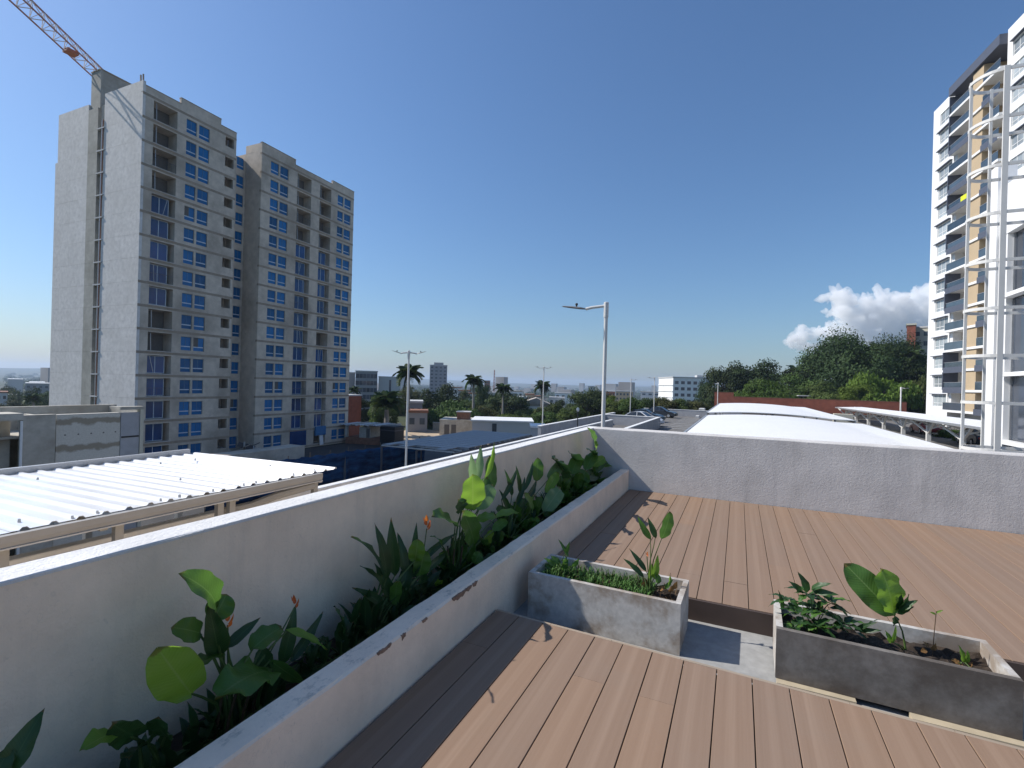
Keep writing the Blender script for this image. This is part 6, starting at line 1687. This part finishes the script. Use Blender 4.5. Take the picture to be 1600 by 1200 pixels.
# ================================================================== cloud
CLOUD_D = 0.02
def cloud():
    c0 = at_d(1345, 505, 3400); o = thing('cloud', 'white cumulus cloud standing behind the giant tree', 'cloud', tuple(c0))
    P = 3400 / FPX
    rx = _r0; fz = _f
    blobs = [(1305, 462, 15), (1318, 458, 17), (1332, 463, 16), (1316, 475, 18), (1333, 478, 20), (1350, 478, 22), (1372, 474, 21), (1390, 480, 24), (1412, 474, 22), (1434, 468, 22), (1452, 472, 26),
             (1300, 488, 10), (1312, 494, 16), (1345, 500, 26), (1375, 502, 30), (1408, 504, 32), (1440, 506, 34), (1330, 512, 22), (1296, 518, 20), (1275, 524, 18), (1258, 522, 16), (1243, 530, 14), (1232, 534, 10),
             (1268, 538, 16), (1290, 538, 18), (1315, 535, 24), (1350, 530, 30), (1390, 535, 34), (1430, 538, 34), (1260, 545, 10), (1285, 549, 10), (1464, 500, 36), (1470, 540, 40), (1360, 545, 24)]
    rs = np.random.RandomState(3)
    import bmesh
    tmp = bpy.data.meshes.new('tmp'); bm = bmesh.new()
    for (px, py, rp_) in blobs:
        p = at_d(px, py, 3400) - c0 + fz * rs.uniform(-60, 90)
        for k in range(9):
            q = Vector(rs.normal(0, 1, 3)).normalized() * (rp_ * P * 0.62 if k else 0); r_ = rp_ * P * (0.85 if k == 0 else rs.uniform(0.28, 0.5))
            bmesh.ops.create_icosphere(bm, subdivisions=2, radius=r_, matrix=Matrix.Translation(p + q))
    bm.to_mesh(tmp); bm.free()
    ob = link('cumulus', tmp, None, o); tmp.polygons.foreach_set('use_smooth', [True] * len(tmp.polygons))
    md = ob.modifiers.new('union', 'REMESH'); md.mode = 'VOXEL'; md.voxel_size = 5.0; md.use_smooth_shade = True
    dg = bpy.context.evaluated_depsgraph_get(); ev = bpy.data.meshes.new_from_object(ob.evaluated_get(dg)); ob.modifiers.clear(); ob.data = ev; bpy.data.meshes.remove(tmp); tmp = ev; tmp.name = 'cumulus'
    from mathutils import noise as mnoise
    nv = len(tmp.vertices); co = np.empty(nv * 3, np.float32); tmp.vertices.foreach_get('co', co); co = co.reshape(-1, 3); nr = np.empty(nv * 3, np.float32); tmp.vertices.foreach_get('normal', nr); nr = nr.reshape(-1, 3)
    dsp = np.empty(nv, np.float32)
    for i in range(nv):
        p = Vector(co[i]); h_ = 0.0
        for (sz, st) in ((120.0, 46.0), (52.0, 30.0), (22.0, 15.0), (10.0, 6.0)):
            h_ += (abs(mnoise.noise(p / sz)) * 2.2 - 0.62) * st
        dsp[i] = h_
    co += nr * dsp[:, None]; tmp.vertices.foreach_set('co', co.ravel()); tmp.update()
    md = ob.modifiers.new('clean', 'REMESH'); md.mode = 'VOXEL'; md.voxel_size = 5.0; md.use_smooth_shade = True
    dg = bpy.context.evaluated_depsgraph_get(); ev = bpy.data.meshes.new_from_object(ob.evaluated_get(dg)); ob.modifiers.clear(); ob.data = ev; bpy.data.meshes.remove(tmp); tmp = ev; tmp.name = 'cumulus'
    g = NG('cloud_vapour'); g.t.nodes.remove(g.p)
    pv = g.n('VolumeScatter'); pv.inputs['Color'].default_value = (1, 1, 1, 1); pv.inputs['Density'].default_value = CLOUD_D; pv.inputs['Anisotropy'].default_value = 0.0
    g.l(pv.outputs[0], g.out.inputs['Volume'])
    tmp.materials.append(g.m)
    return ob
CLOUD = cloud()

# ================================================================== haze
def haze():
    mb = MB().box(-9500, 9500, -9500, 9500, -48.0, 110.0)
    g = NG('haze_air'); g.t.nodes.remove(g.p)
    pv = g.n('VolumePrincipled'); pv.inputs['Color'].default_value = (0.62, 0.77, 1.0, 1); pv.inputs['Density'].default_value = 0.00015; pv.inputs['Anisotropy'].default_value = 0.2
    g.l(pv.outputs[0], g.out.inputs['Volume'])
    o = mb.build('haze', g.m); tag(o, kind='stuff'); g.m.cycles.homogeneous_volume = True if hasattr(g.m.cycles, 'homogeneous_volume') else True
    return o
haze()
